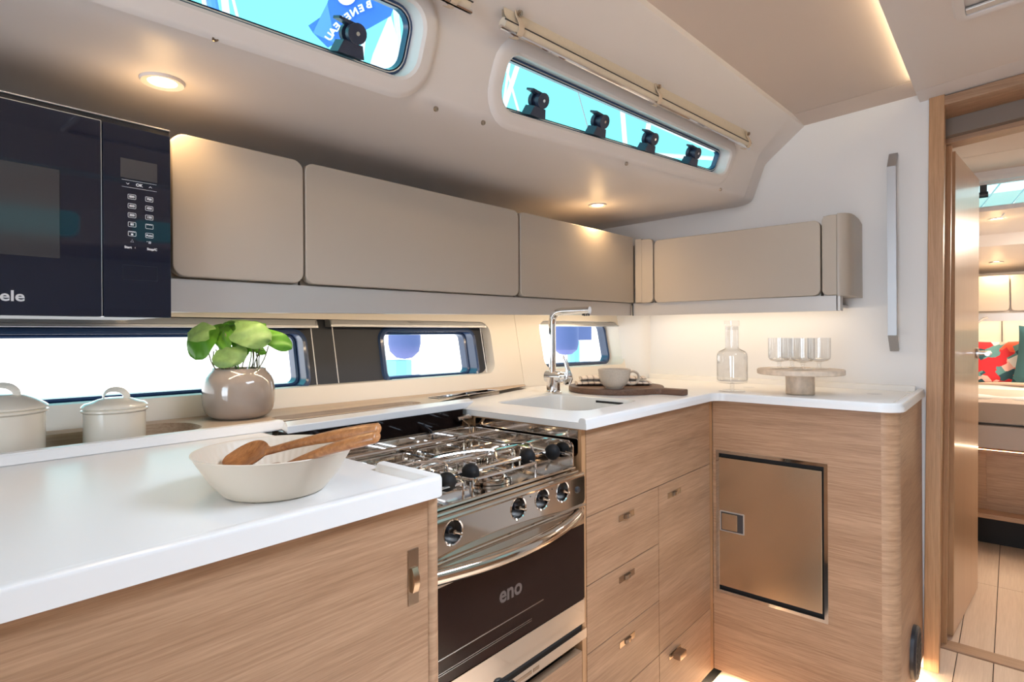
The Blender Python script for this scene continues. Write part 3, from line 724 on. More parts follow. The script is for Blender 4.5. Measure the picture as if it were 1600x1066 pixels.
# ------------------------------------------------------------------ left worktop and cabinet
t = thing('worktop', 'white worktop at left carrying the ivory bowl', 'worktop', (0, .95, .93))
def PZ(z): return lambda a, b, c: (a, b, z + c)
bm = B()
slab(bm, lambda a, b, c: (a, b, .945 - c), -1.2, .553, .613, 1.262, (.002, .022, .002, .002), .016, .0015, 6)
box(bm, .550, .579, 1.10, 1.262, .9295, .9445)
part('slab', bm, M['white'], t)
def rim(bm, path, wdt, z0, z1, closed=False):
    """soft-edged raised lip of rectangular section swept along a plan path; left side of the path is outside"""
    P = [Vector((a, b, 0)) for a, b in path]; sec = [(0, z0), (0, z1-.005), (.0015, z1-.0015), (.005, z1), (wdt-.006, z1), (wdt-.002, z1-.002), (wdt, z1-.006), (wdt+.006, z0+.0015), (wdt+.006, z0)]
    L = []
    for i, p in enumerate(P):
        a = P[max(i-1, 0)]; c = P[min(i+1, len(P)-1)]; tn = (c - a).normalized(); nn = Vector((-tn.y, tn.x, 0))
        L.append([p + nn*d + Vector((0, 0, z)) for d, z in sec])
    vl = loft(bm, L, closed=False)
    bm.faces.new(vl[0]); bm.faces.new(vl[-1][::-1])
arc = [(.533 + .020*math.cos(a), .632 + .020*math.sin(a)) for a in [(-.5 + .5*k/6)*PI for k in range(7)]]
bm = B(); rim(bm, [(-1.2, .612)] + arc + [(.553, .70), (.553, .758)], .020, .929, .9575); part('raised_edge', bm, M['white'], t)
bm = B(); hexa(bm, [(-1.2, 1.258, .944), (.640, 1.250, .944), (.640, 1.296, .944), (-1.2, 1.296, .944), (-1.2, 1.268, .963), (.640, 1.268, .963), (.640, 1.294, .963), (-1.2, 1.294, .963)]); 
bmesh.ops.bevel(bm, geom=bm.edges[:], offset=.003, segments=2, affect='EDGES'); part('upstand', bm, M['white'], t)

t = thing('base_cabinet', 'large oak cabinet under the left worktop with upright recessed pull', 'cabinet', (0, .95, FZ))
bm = B(); box(bm, -1.2, .530, .650, 1.26, FZ, .928); part('carcass', bm, M['dark'], t)
bm = B(); slab(bm, PYf(.630), -1.2, .5305, -.0, .9255, .001, .018, .0008, 1); fp = part('door', bm, M['oak_x'], t)
bm = B(); pp = [(.5335, .70)] + [(.5335, .632)] + [(.541 + .013*math.cos(a), .641 + .013*math.sin(a)) for a in [(-.75 + .75*k/6)*PI for k in range(7)]] + [(.554, 1.24), (.540, 1.24)]
prism(bm, pp, lambda a, b, c: (a, b, c), FZ, .929); part('end_post', bm, M['oak_end'], t, label='pale end-grain oak post')
bm = B(); slab(bm, PYf(.6285), .494, .5125, .783, .8605, .001, .003, .0006, 2); pl = part('pull_plate', bm, M['brass'], fp)
bm = B(); L = []
for k in range(9):
    z = .801 + .034*k/8; L.append([(.4985, .6283, z), (.4985, .6283 - .0075*math.sin(PI*min(1, .15 + k/8*.75)), z), (.5085, .6283 - .0075*math.sin(PI*min(1, .15 + k/8*.75)), z), (.5085, .6283, z)])
loft(bm, L, True, True); part('pull_grip', bm, M['steel'], pl)

# ------------------------------------------------------------------ ledge behind the worktops
t = thing('ledge', 'oak shelf with sunken trays below the long window recess', 'shelf', (.5, 1.42, .9))
bm = B()
yb = lambda x: Yw(x, .955) - .004
out = [(-1.2, 1.297), (1.13, 1.297), (1.13, 1.30), (1.73, 1.412)]
N = 10
out = [(-1.2, 1.297), (1.135, 1.297), (1.72, 1.44)] + [(x, yb(x)) for x in [1.75 - i*2.95/N for i in range(N+1)]]
H1 = rrect(-.6, .500, 1.315, 1.495, .075, 6); H2 = rrect(.655, 1.10, 1.312, 1.390, .036, 6); H3 = rrect(1.195, 1.50, 1.345, 1.402, .004, 2)
def leap(pts, k=.0): return pts
def sk(p): return (p[0], p[1] + .10*max(0, p[0]-1.13)) 
H3 = [sk(p) for p in H3]
holed(bm, out, [H1, H2, H3], lambda a, b, c: (a, b, .957 - c), 0, .045)
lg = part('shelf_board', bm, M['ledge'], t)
for h, zz in ((H1, .914), (H2, .93)):
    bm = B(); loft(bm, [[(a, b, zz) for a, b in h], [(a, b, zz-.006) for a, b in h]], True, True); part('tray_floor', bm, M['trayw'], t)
    bm = B(); loft(bm, [[(a, b, .9565) for a, b in loop_in(h, -.0002)], [(a, b, zz-.004) for a, b in loop_in(h, -.0002)]]); bm2 = bm
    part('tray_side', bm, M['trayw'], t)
bm = B(); loft(bm, [[(a, b, .9578) for a, b in loop_in(H3, -.006)], [(a, b, .9592) for a, b in loop_in(H3, -.005)], [(a, b, .9592) for a, b in loop_in(H3, .002)], [(a, b, .94) for a, b in loop_in(H3, .003)]]); part('vent_frame', bm, M['chrome'], t)
bm = B(); loft(bm, [[(a, b, .935) for a, b in H3]], cap0=True); part('vent_grille', bm, M['black'], t)

# ------------------------------------------------------------------ stove: lid, compartment, hob, oven
t = thing('folding_worktop', 'white hinged worktop flap folded up behind the stove', 'worktop', (.86, 1.18, .9))
bm = B(); hexa(bm, [(.590, 1.157, .950), (1.118, 1.160, .950), (1.150, 1.21, .950), (.612, 1.23, .950), (.588, 1.155, .967), (1.150, 1.158, .969), (1.192, 1.222, .969), (.618, 1.225, .967)])
bmesh.ops.bevel(bm, geom=bm.edges[:], offset=.0015, segments=1, affect='EDGES'); part('cover', bm, M['white'], t)
bm = B(); hexa(bm, [(.590, 1.163, .905), (1.110, 1.166, .905), (1.110, 1.20, .905), (.590, 1.20, .905), (.590, 1.160, .952), (1.110, 1.163, .952), (1.110, 1.20, .952), (.590, 1.20, .952)]); part('underside', bm, M['ovglass'], t, label='black glossy underside')
bm = B(); box(bm, .59, 1.135, 1.150, 1.162, .899, .9045, .001); box(bm, .59, 1.135, 1.150, 1.160, .882, .888, .001); part('hinge_bar', bm, M['brass'], t)
for x in (.955, 1.09):
    bm = B(); tube(bm, [(x, 1.148, .925), (x+.02, 1.143, .908), (x+.022, 1.14, .885)], .006, 6, flat=.5); part('hinge_arm', bm, M['black'] if x < 1 else M['steel'], t)
bm = B(); tube(bm, [(1.075, 1.15, .926), (1.125, 1.15, .928)], .007, 10); part('hinge_pin', bm, M['chrome'], t)

t = thing('stove', 'gimballed stainless marine stove with oven between the oak cabinets', 'stove', (.855, .97, .40))
HX0, HX1, HY0, HY1, HZ = .592, 1.121, .792, 1.140, .838
bm = B(); box(bm, HX0+.002, HX1-.002, .80, HY1-.002, .45, .826); part('body', bm, M['black'], t)
bm = B(); box(bm, .57, 1.14, 1.142, 1.149, .40, .90); part('back_plate', bm, M['dark'], t)
bm = B()
box(bm, HX0, HX1, HY0-.004, HY1, HZ-.008, HZ, .001, 1)
part('hob_tray', bm, M['mirror'], t)
def rimwall(bm, y0, y1, x, th):
    pts = [(y0+.006, HZ-.002)] + [(y0+.006 - .006*math.sin(a), HZ+.004 - .006*math.cos(a) ) for a in (0, .8, 1.57)] + [(y0, .886)] + [(y0+.010 - .010*math.cos(a), .890 + .010*math.sin(a)) for a in (0, .5, 1.0, 1.57)] + [(y1, .900), (y1, HZ-.002)]
    prism(bm, pts, lambda a, b, c: (x + c, a, b), 0, th)
bm = B(); rimwall(bm, HY0, HY1, HX1-.003, .003); part('side_guard', bm, M['mirror'], t)
bm = B(); rimwall(bm, HY0, HY1, HX0, .003); part('side_guard', bm, M['mirror'], t)
bm = B(); box(bm, HX0, HX1, HY1-.003, HY1, HZ, .900); part('back_guard', bm, M['mirror'], t)
bm = B(); tube(bm, [(HX0, HY1-.0015, .9005), (HX1-.0015, HY1-.0015, .9005), (HX1-.0015, HY0+.012, .9005), (HX1-.0015, HY0+.001, .889), (HX1-.0015, HY0+.001, HZ)], .0026, 6); part('guard_bead', bm, M['chrome'], t)
bm = B(); tube(bm, [(HX0, .789, HZ+.001), (HX1-.002, .789, HZ+.001)], .0045, 8); tube(bm, [(HX0, .778, HZ-.005), (HX1-.006, .778, HZ-.005)], .005, 8); part('front_lip', bm, M['mirror'], t)
# burners
for bx, by, r, z1 in ((.905, .868, .042, .026), (1.035, 1.040, .030, .022), (.745, 1.02, .038, .024)):
    bm = B(); lathe(bm, [(0, .001), (r*1.18, .001), (r*1.18, .006), (r*.92, .008), (r*.92, .014)], (bx, by, HZ), 28); b_ = part('burner', bm, M['mirror'], t)
    bm = B(); lathe(bm, [(r*.90, .009), (r, .0115), (r, .0165), (r*.84, .019)], (bx, by, HZ), 28); part('burner_ring', bm, M['chrome'], b_)
    bm = B(); lathe(bm, [(r*.82, .018), (r*1.02, .0205), (r*1.02, .024), (r*.9, .027), (0, .028)], (bx, by, HZ), 28); part('burner_cap', bm, M['mirror'], b_)
    bm = B()
    for k in range(20):
        a = 2*PI*k/20; c = Vector((bx + r*.93*math.cos(a), by + r*.93*math.sin(a), HZ+.0165)); box(bm, c.x-.0014, c.x+.0014, c.y-.0014, c.y+.0014, c.z-.0025, c.z+.0015)
    o = part('flame_ports', bm, M['black'], b_)
    bm = B(); tube(bm, [(bx-r*1.3, by, HZ), (bx-r*1.3, by, HZ+.02)], .003, 6); part('igniter', bm, M['cord'], b_)
# wire pan supports
GZ = .868
def wires(bm, segs, r=.0026):
    for s in segs: tube(bm, s, r, 6)
def loopw(x0, x1, y0, y1, z, r=.014): return [(a, b, z) for a, b in rrect(x0, x1, y0, y1, r, 3)]
for gx0, gx1, gy0, gy1 in ((.800, 1.010, .812, .955), (.905, 1.108, .968, 1.125), (.612, .872, .968, 1.125), (.612, .782, .812, .955)):
    bm = B(); tube(bm, loopw(gx0, gx1, gy0, gy1, GZ), .0028, 6, closed=True)
    cx, cy = (gx0+gx1)/2, (gy0+gy1)/2
    wires(bm, [[(gx0, cy, GZ), (cx-.022, cy, GZ+.001)], [(gx1, cy, GZ), (cx+.022, cy, GZ+.001)], [(cx, gy0, GZ), (cx, cy-.022, GZ+.001)], [(cx, gy1, GZ), (cx, cy+.022, GZ+.001)],
               [(gx0+.004, gy0+.004, GZ), (gx0+.004, gy0+.004, HZ)], [(gx1-.004, gy0+.004, GZ), (gx1-.004, gy0+.004, HZ)], [(gx0+.004, gy1-.004, GZ), (gx0+.004, gy1-.004, HZ)], [(gx1-.004, gy1-.004, GZ), (gx1-.004, gy1-.004, HZ)]])
    part('pan_support', bm, M['chrome'], t)
for y, z in ((.852, .873), (.962, .874), (1.131, .880)):
    bm = B(); tube(bm, [(HX0+.003, y, z), (HX1-.003, y, z)], .0040, 8); part('fiddle_rail', bm, M['chrome'], t)
for x in (.606, 1.112):
    bm = B(); tube(bm, [(x, HY0+.004, .870), (x, HY1-.004, .878)], .0034, 8); part('fiddle_rail', bm, M['chrome'], t)
# adjustable pan clamps with black ball knobs
CL = [((1.098, .838, .8715), (-.055, .03)), ((1.018, .850, .8715), (-.105, .055)), ((.820, .838, .8735), (-.05, .055)), ((.744, .826, .8715), (-.045, .05))]
for (kx, ky, kz), (dx, dy) in CL:
    q = Vector((kx, ky, kz))
    bm = B(); tube(bm, [q, q + Vector((dx*.35, .012, .004)), q + Vector((dx*.55, .02, .0))], .0036, 8)
    tube(bm, smooth([q + Vector((dx*.5, .016, .001)), q + Vector((dx*.75, .024, .003)), q + Vector((dx*.70, .040, .022)), q + Vector((dx*1.2, .060, .026)), q + Vector((dx*2.0, .085, .022)), q + Vector((dx*2.3, .100, .004)), q + Vector((dx*1.7, .11, -.002)), q + Vector((dx*.9, .09, .002))], 4), .0030, 6)
    cl = part('pan_clamp', bm, M['chrome'], t)
    bm = B(); box(bm, kx+dx*.62-.008, kx+dx*.62+.008, ky+.012, ky+.030, kz-.006, kz+.006, .001, 1); part('clamp_block', bm, M['steel'], cl)
    bm = B(); ball(bm, (kx, ky, kz+.002), .0190, 20, 14); part('knob', bm, M['rubber'], cl)
# control fascia with recessed knobs, rounded ends
bm = B(); K = [(.704, .800), (.886, .801), (.965, .8025), (1.039, .803)]
P = lambda a, b, c: (a, .765 + c, b)
holed(bm, rrect(HX0, 1.128, .757, .824, (.003, .012, .006, .003), 4), [[(x + .0215*math.cos(2*PI*k/28), z + .0215*math.sin(2*PI*k/28)) for k in range(28)] for x, z in K], P, 0, .018)
loft(bm, [[P(a, b, w_) for a, b in rr_in(HX0, 1.128, .757, .824, (.003, .012, .006, .003), d, 4)] for d, w_ in ((0, 0), (-.003, .003), (-.004, .008), (-.004, .03))])
part('control_fascia', bm, M['mirror'], t)
bm = B(); tube(bm, [(HX0, .7665, .8275), (1.122, .7665, .8275)], .0055, 8); part('fascia_bead', bm, M['mirror'], t)
bm = B(); tube(bm, [(HX0, .763, .7545), (1.126, .763, .7545)], .0030, 8); part('fascia_bead', bm, M['mirror'], t)
for x, z in K:
    bm = B(); lathe(bm, [(.0213, -.0006), (.0236, -.002), (.0246, 0), (.0246, .002)], (x, .765, z), 28, 'y'); kb = part('knob_bezel', bm, M['chrome'], t)
    bm = B(); lathe(bm, [(0, .018), (.0215, .018)], (x, .765, z), 28, 'y'); lathe(bm, [(0, .004), (.006, .004), (.0075, .008), (.0075, .018)], (x-.002, .765, z+.002), 16, 'y'); part('knob_well', bm, M['black'], kb)
    bm = B(); tube(bm, [(x-.002, .770, z+.002), (x-.002, .758, z+.002)], .0042, 10); tube(bm, [(x-.002, .760, z+.002), (x+.010, .756, z-.003)], .0022, 8); ball(bm, (x+.011, .7555, z-.0035), .0036, 10, 8); part('knob_lever', bm, M['brass'], kb)
for x, z in ((.925, .8165), (1.0, .8165)):
    bm = B(); lathe(bm, [(0, -.0004), (.0015, -.0004), (.0015, .001)], (x, .765, z), 8, 'y'); part('marker_dot', bm, M['black'], t)
bm = B(); lathe(bm, [(0, -.004), (.006, -.004), (.008, -.001), (.0085, .002)], (1.0975, .765, .795), 16, 'y'); part('ignition_button', bm, M['black'], t)
# oven door
bm = B(); slab(bm, PYf(.7665), HX0, 1.128, .708, .748, .002, .02, .001, 2); dd = part('door_rail', bm, M['mirror'], t)
bm = B(); slab(bm, PYf(.768), HX0, 1.130, .530, .7075, .001, .02, .0008, 1); og = part('oven_glass', bm, M['ovglass'], t)
bm = B()
def boss(u): return .7655 - .050*max(0, math.sin(PI*u))**.75
L = []; x0h, x1h = .594, 1.120
for i in range(25):
    u = i/24; x = x0h + (x1h-x0h)*u; y = boss(u); z = .742 - .0015*math.sin(PI*u)
    L.append([(x, y + .0125*math.cos(a)*.8 + .006, z - .004 + .0135*math.sin(a)) for a in [2*PI*k/12 for k in range(12)]])
loft(bm, L, True, True); part('door_handle', bm, M['mirror'], t)
bm = B(); L = []
for i in range(25):
    u = i/24; x = x0h + (x1h-x0h)*u; y = boss(u)
    L.append([(x, .768, .752), (x, y + .012, .7515), (x, y + .012, .7495), (x, .768, .750)])
loft(bm, L, True, True); part('handle_plate', bm, M['mirror'], t)
bm = B(); text(bm, 'eno', .046, lambda a, b, c: (a + .8645, .7676, b + .637), bold=.0012); part('lettering', bm, M['faint'], og, label='faint grey maker lettering')
bm = B(); tube(bm, [(.63, .7674, .578), (.97, .7674, .582)], .0012, 4); tube(bm, [(.60, .7674, .553), (.93, .7674, .556)], .0008, 4); tube(bm, [(.60, .7674, .549), (.93, .7674, .552)], .0008, 4); part('reflection_line', bm, M['brass'], og)  # thin bars on the glass, painted in place of bright reflections
bm = B(); slab(bm, PYf(.768), HX0, 1.130, .4715, .5285, .001, .02, .0008, 1); part('lower_panel', bm, M['mirror'], t)
bm = B(); box(bm, HX0, 1.125, .775, .80, .45, .472); part('shadow_gap', bm, M['black'], t)
bm = B(); slab(bm, PYf(.764), HX0, 1.132, .436, .4595, .001, .02, .0008, 1); lp = part('lock_bar', bm, M['mirror'], t)
bm = B(); box(bm, .87, .925, .7634, .764, .443, .450); box(bm, .93, .95, .7634, .764, .443, .450); part('lock_slot', bm, M['brass'], lp)
bm = B(); lathe(bm, [(0, -.014), (.012, -.014), (.015, -.008), (.015, 0)], (.838, .764, .452), 16, 'y'); box(bm, .845, .872, .752, .764, .446, .453, .002, 1); part('lock_knob', bm, M['black'], lp)

t = thing('stove_bay', 'bay around the stove, its shade painted black, with an oak sill board at its foot', 'cabinet', (.85, 1.0, FZ))
bm = B(); box(bm, .556, 1.136, .80, 1.25, FZ, .36); box(bm, .556, 1.136, 1.20, 1.25, .36, .90); part('lining', bm, M['blk'], t)  # black boxes give the open bay its shade
bm = B(); slab(bm, PYf(.781), .560, 1.137, 0, .395, .001, .02, .0008, 1); part('sill_board', bm, M['oak_x'], t)
bm = B(); pts = [(.790, .872)] + [(.790 + .012 - .012*math.cos(a), .866 - .010*math.sin(a) + .006) for a in (0, .6, 1.2, 1.57)] + [(1.14, .862), (1.14, .926), (.790, .926)]
prism(bm, pts, lambda a, b, c: (1.1365 + c, a, b), 0, .002); part('side_lining', bm, M['mirror'], t, label='polished steel lining plate')

# ------------------------------------------------------------------ sink worktop (L-shaped) and cabinets
t = thing('worktop', 'white L-shaped worktop with integral sink running to the bulkhead', 'worktop', (1.7, .9, .93))
def inner_arc(cx, cy, r, a0, a1, n=5): return [(cx + r*math.cos(a0 + (a1-a0)*k/n), cy + r*math.sin(a0 + (a1-a0)*k/n)) for k in range(n+1)]
front = [(1.135, .766), (1.880, .766)] + inner_arc(1.880, .726, .040, PI/2, 0, 5)
front = [(1.135, .766), (1.880, .766)] + [(1.880 + .04*math.sin(a), .726 + .04*math.cos(a)) for a in [PI/2*k/5 for k in range(6)]]
end = [(1.920 + .055 - .055*math.cos(a), .290 - .055*math.sin(a)) for a in [PI/2*k/6 for k in range(7)]]
outl = front + end + [(2.499, .235), (2.499, 1.312), (2.45, 1.40)] + [(2.44, Yw(2.44, .95)-.004), (1.76, Yw(1.76, .95)-.004), (1.73, Yw(1.73, .95)-.004), (1.72, 1.44), (1.135, 1.30)]
SK = rrect(1.305, 1.640, .895, 1.235, .05, 6)
bm = B(); holed(bm, outl, [SK], lambda a, b, c: (a, b, .945 - c), 0, None)
loft(bm, [[(a, b, .945) for a, b in loop_in(outl, -.004)], [(a, b, .930) for a, b in loop_in(outl, -.004)]], False, False)
part('slab', bm, M['white'], t)
bm = B(); loft(bm, [[(a, b, .945 + .0003) for a, b in loop_in(SK, -.002)], [(a, b, .943) for a, b in loop_in(SK, .003)], [(a, b, .935) for a, b in loop_in(SK, .006)], [(a, b, .80) for a, b in loop_in(SK, .020)], [(a, b, .785) for a, b in loop_in(SK, .036)]], False, True); sk_ = part('sink_basin', bm, M['sinkw'], t)
bm = B(); box(bm, 1.6325, 1.637, .955, 1.06, .927, .934); part('overflow_slot', bm, M['dark'], sk_)
bm = B(); lathe(bm, [(0, .004), (.03, .004), (.034, .001)], (1.47, 1.06, .785), 20); part('drain', bm, M['chrome'], sk_)
bm = B(); rim(bm, front + end + [(2.499, .235)], .020, .930, .9565); part('raised_edge', bm, M['white'], t)
bm = B(); box(bm, 2.478, 2.499, .26, 1.31, .944, .966, .004); part('upstand', bm, M['white'], t)
bm = B(); box(bm, 2.44, 2.478, .26, .28, .945, .9475, .001); box(bm, 2.06, 2.44, .268, .272, .945, .9456); part('edge_groove', bm, M['sinkw'], t)
for x, y, r in ((2.30, .78, .022), (2.32, .36, .024), (1.985, .50, .012)):
    bm = B(); lathe(bm, [(0, .0012), (r*.92, .0012), (r, .0002)], (x, y, .945), 20); part('flush_cap', bm, M['alu'], t)

t = thing('base_cabinet', 'oak drawer cabinet under the sink beside the stove', 'cabinet', (1.53, 1.0, FZ))
bm = B(); box(bm, 1.157, 1.925, .87, 1.30, FZ, 0); box(bm, 1.157, 1.925, .80, 1.30, 0, .785); box(bm, 1.157, 1.29, .80, 1.30, .785, .929); box(bm, 1.66, 1.925, .80, 1.30, .785, .929); box(bm, 1.29, 1.66, .80, .88, .785, .929); part('carcass', bm, M['dark'], t)
bm = B(); box(bm, 1.1385, 1.1555, .781, 1.25, FZ, .9295); part('side_panel', bm, M['oak_z'], t)
bm = B(); box(bm, 1.9085, 1.9335, .7796, .80, .0, .929); part('filler_strip', bm, M['oak_z'], t)
G = .0012
def front_(name, x0, x1, z0, z1):
    bm = B(); slab(bm, PYf(.779), x0+G, x1-G, z0+G, z1-G, .0008, .018, .0006, 1); return part(name, bm, M['oak_x'], t)
front_('fascia', 1.1545, 1.9075, .712, .9285)
def pull(parent, x0, x1, z, open_=False):
    bm = B(); slab(bm, PYf(.7775), x0, x1, z-.0082, z+.0082, .0006, .003, .0005, 1); p_ = part('pull_plate', bm, M['brass'], parent)
    bm = B(); c = (x0+x1)/2
    if open_:
        box(bm, c-.022, c+.022, .750, .775, z-.010, z+.010, .004); part('pull_grip', bm, M['brass'], p_)
    else:
        L = []
        for k in range(9):
            a = PI*(.12 + .88*k/8*.85); L.append([(c-.014+.030*k/8, .7773, z-.005), (c-.014+.030*k/8, .7773-.006*math.sin(a), z-.005), (c-.014+.030*k/8, .7773-.006*math.sin(a), z+.005), (c-.014+.030*k/8, .7773, z+.005)])
        loft(bm, L, True, True); part('pull_grip', bm, M['brass'], p_)
for z0, z1, zh in ((.544, .712, .671), (.377, .544, .509), (.2175, .377, .337)):
    pull(front_('drawer', 1.1545, 1.531, z0, z1), 1.306, 1.387, zh)
front_('drawer', 1.1545, 1.531, 0, .2175)
pull(front_('door', 1.531, 1.9075, .2175, .712), 1.590, 1.677, .670)
pull(front_('drawer', 1.531, 1.9075, 0, .2175), 1.592, 1.672, .183, True)

t = thing('base_cabinet', 'oak return cabinet against the bulkhead with a steel hatch in its face', 'cabinet', (2.2, .5, FZ))
bm = B(); box(bm, 2.03, 2.498, .33, .779, FZ, 0); box(bm, 1.96, 2.498, .262, .779, 0, .929); part('carcass', bm, M['dark'], t)
bm = B(); holed(bm, rrect(.2845, .7785, 0, .9295, .0005, 1), [rrect(.4245, .7665, .2705, .757, .001, 1)], PXf(1.934), 0, .02); loft(bm, [[(1.934, .2845, 0), (1.934, .7785, 0)], [(1.954, .2845, 0), (1.954, .7785, 0)]], closed=False); part('face_panel', bm, M['oak_y'], t)
bm = B(); arc_ = [(1.978 - .044*math.cos(a), .287 - .044*math.sin(a)) for a in [PI/2*k/8 for k in range(9)]]
prism(bm, arc_ + [(1.978, .262), (1.958, .2835)][:2], lambda a, b, c: (a, b, c), 0, .9295); part('rounded_corner', bm, M['oak_end'], t, label='rounded oak corner post')
bm = B(); box(bm, 1.979, 2.499, .243, .262, 0, .9295); sp_ = part('side_panel', bm, M['oak_x'], t)
bm = B(); ring(bm, PXf(1.9325), .423, .768, .269, .7585, .0012, [(0, .003), (0, .0003), (-.0003, 0), (-.0105, 0), (-.0108, .0003), (-.0108, .02)], 1); fr_ = part('hatch_frame', bm, M['mirror'], t)
bm = B(); box(bm, 1.950, 1.953, .42, .77, .265, .76); part('hatch_gap', bm, M['blk'], t)
bm = B(); slab(bm, PXf(1.9335), .4395, .7625, .2955, .7335, .001, .016, .0008, 1); dr_ = part('hatch_door', bm, M['steel'], t, label='brushed steel door')
bm = B(); ring(bm, PXf(1.9315), .673, .7545, .4830, .5525, .002, [(0, .002), (0, .0004), (-.0004, 0), (-.0035, 0), (-.004, .0005), (-.004, .0018)], 2); lt = part('latch_frame', bm, M['alu'], dr_)
bm = B(); box(bm, 1.9328, 1.9334, .675, .7525, .485, .5505); part('latch_well', bm, M['black'], lt)
bm = B(); slab(bm, PXf(1.9290), .6945, .7475, .490, .5455, .003, .004, .001, 2); part('latch_paddle', bm, M['steel'], lt)
bm = B(); lathe(bm, [(0, -.014), (.060, -.014), (.066, -.016), (.078, -.016), (.083, -.010), (.083, 0)], (2.222, .243, .13), 36, 'y'); vn = part('round_vent', bm, M['black'], t, label='round black vent')
bm = B()
for k in range(6): box(bm, 2.222-.05, 2.222+.05, .2262, .2272, .085+k*.017, .092+k*.017)
part('vent_slot', bm, M['blk'], vn)
bm = B(); lights = None; bm.free()
# toe-kick lights under the cabinet fronts
t = thing('toe_light', 'warm toe light strip under the sink cabinet', 'light', (1.6, .83, -.01)); 
bm = B(); box(bm, 1.16, 1.90, .800, .806, -.012, -.006); part('led_strip', bm, M['led'], t)
t = thing('toe_light', 'warm toe light strip under the bulkhead cabinet beside the doorway', 'light', (2.2, .26, -.01))
bm = B(); box(bm, 2.0, 2.45, .262, .268, -.012, -.006); box(bm, 1.957, 1.960, .30, .76, -.012, -.006); part('led_strip', bm, M['led'], t)

# ------------------------------------------------------------------ lamps
def downlight(lab, x, y, z, r=.039, power=2.2, n=None):
    t = thing('downlight', lab, 'light', (x, y, z))
    bm = B(); lathe(bm, [(r*.62, .004), (r*.66, -.002), (r*.95, -.004), (r, -.001), (r, .002)], (x, y, z), 36); part('bezel', bm, M['gel'], t)
    bm = B(); lathe(bm, [(0, .0005), (r*.64, .0005)], (x, y, z), 28); part('lamp', bm, M['lamp'], t, norm=False)
    l = bpy.data.lights.new('downlight_beam', 'SPOT'); l.energy = power; l.color = (1.0, .66, .33); l.spot_size = 2.6; l.spot_blend = .8; l.shadow_soft_size = .02
    o = bpy.data.objects.new('downlight_beam', l); COL.objects.link(o); o.location = (x, y, z - .012)
    l = bpy.data.lights.new('downlight_spill', 'POINT'); l.energy = .36; l.color = (1.0, .62, .28); l.shadow_soft_size = .03
    o = bpy.data.objects.new('downlight_spill', l); COL.objects.link(o); o.location = (x, y, z - .080)
DLIGHT = 'recessed round downlights'
downlight('round downlight in the soffit above the microwave', .386, 1.252, 1.6612, power=3.2)
downlight('round downlight in the soffit near the corner locker', 1.965, 1.262, 1.6834, .037, power=5)
downlight('upper round downlight in the cabin overhead beyond the doorway', 4.22, .06, 1.7975, .042, power=8)
downlight('lower round downlight in the cabin overhead above the far lockers', 5.27, .079, 1.6465, .042, power=8)
def strip(name, a, b, power, wid=.012, down=(0, 0, -1), col=WARM):
    a, b = Vector(a), Vector(b); l = bpy.data.lights.new(name, 'AREA'); l.shape = 'RECTANGLE'; l.size = (b-a).length; l.size_y = wid; l.energy = power; l.color = col
    o = bpy.data.objects.new(name, l); COL.objects.link(o); o.location = (a+b)/2
    x = (b-a).normalized(); z = -Vector(down).normalized(); y = z.cross(x).normalized(); z = x.cross(y)
    o.matrix_world = Matrix(((x.x, y.x, z.x, o.location.x), (x.y, y.y, z.y, o.location.y), (x.z, y.z, z.z, o.location.z), (0, 0, 0, 1)))
strip('rail_led', (.44, 1.339, 1.2165), (2.26, 1.339, 1.2490), 1.9, down=(0, .55, -1))
strip('bulkhead_rail_led', (2.339, .48, 1.2480), (2.339, 1.27, 1.2480), .75, down=(.55, 0, -1))
strip('cove_led', (-2.5, .228, 2.011), (2.35, .228, 2.011), 4.5, down=(0, 1, .12), col=(1.0, .80, .52))
strip('toe_led', (1.16, .803, -.0125), (1.90, .803, -.0125), 5.5, down=(0, -.4, -1))
strip('return_toe_led', (1.958, .30, -.0125), (1.958, .76, -.0125), 3.0, down=(-.4, 0, -1))
strip('doorway_toe_led', (2.0, .265, -.0125), (2.45, .265, -.0125), 3.0, down=(0, -.4, -1))
strip('bed_led', (4.165, -.8, .50), (4.165, .5, .50), 3.0, down=(-.3, 0, -1))
strip('cabin_locker_led', (5.45, -.8, 1.285), (5.45, .5, 1.285), 2.5, down=(.3, 0, -1))

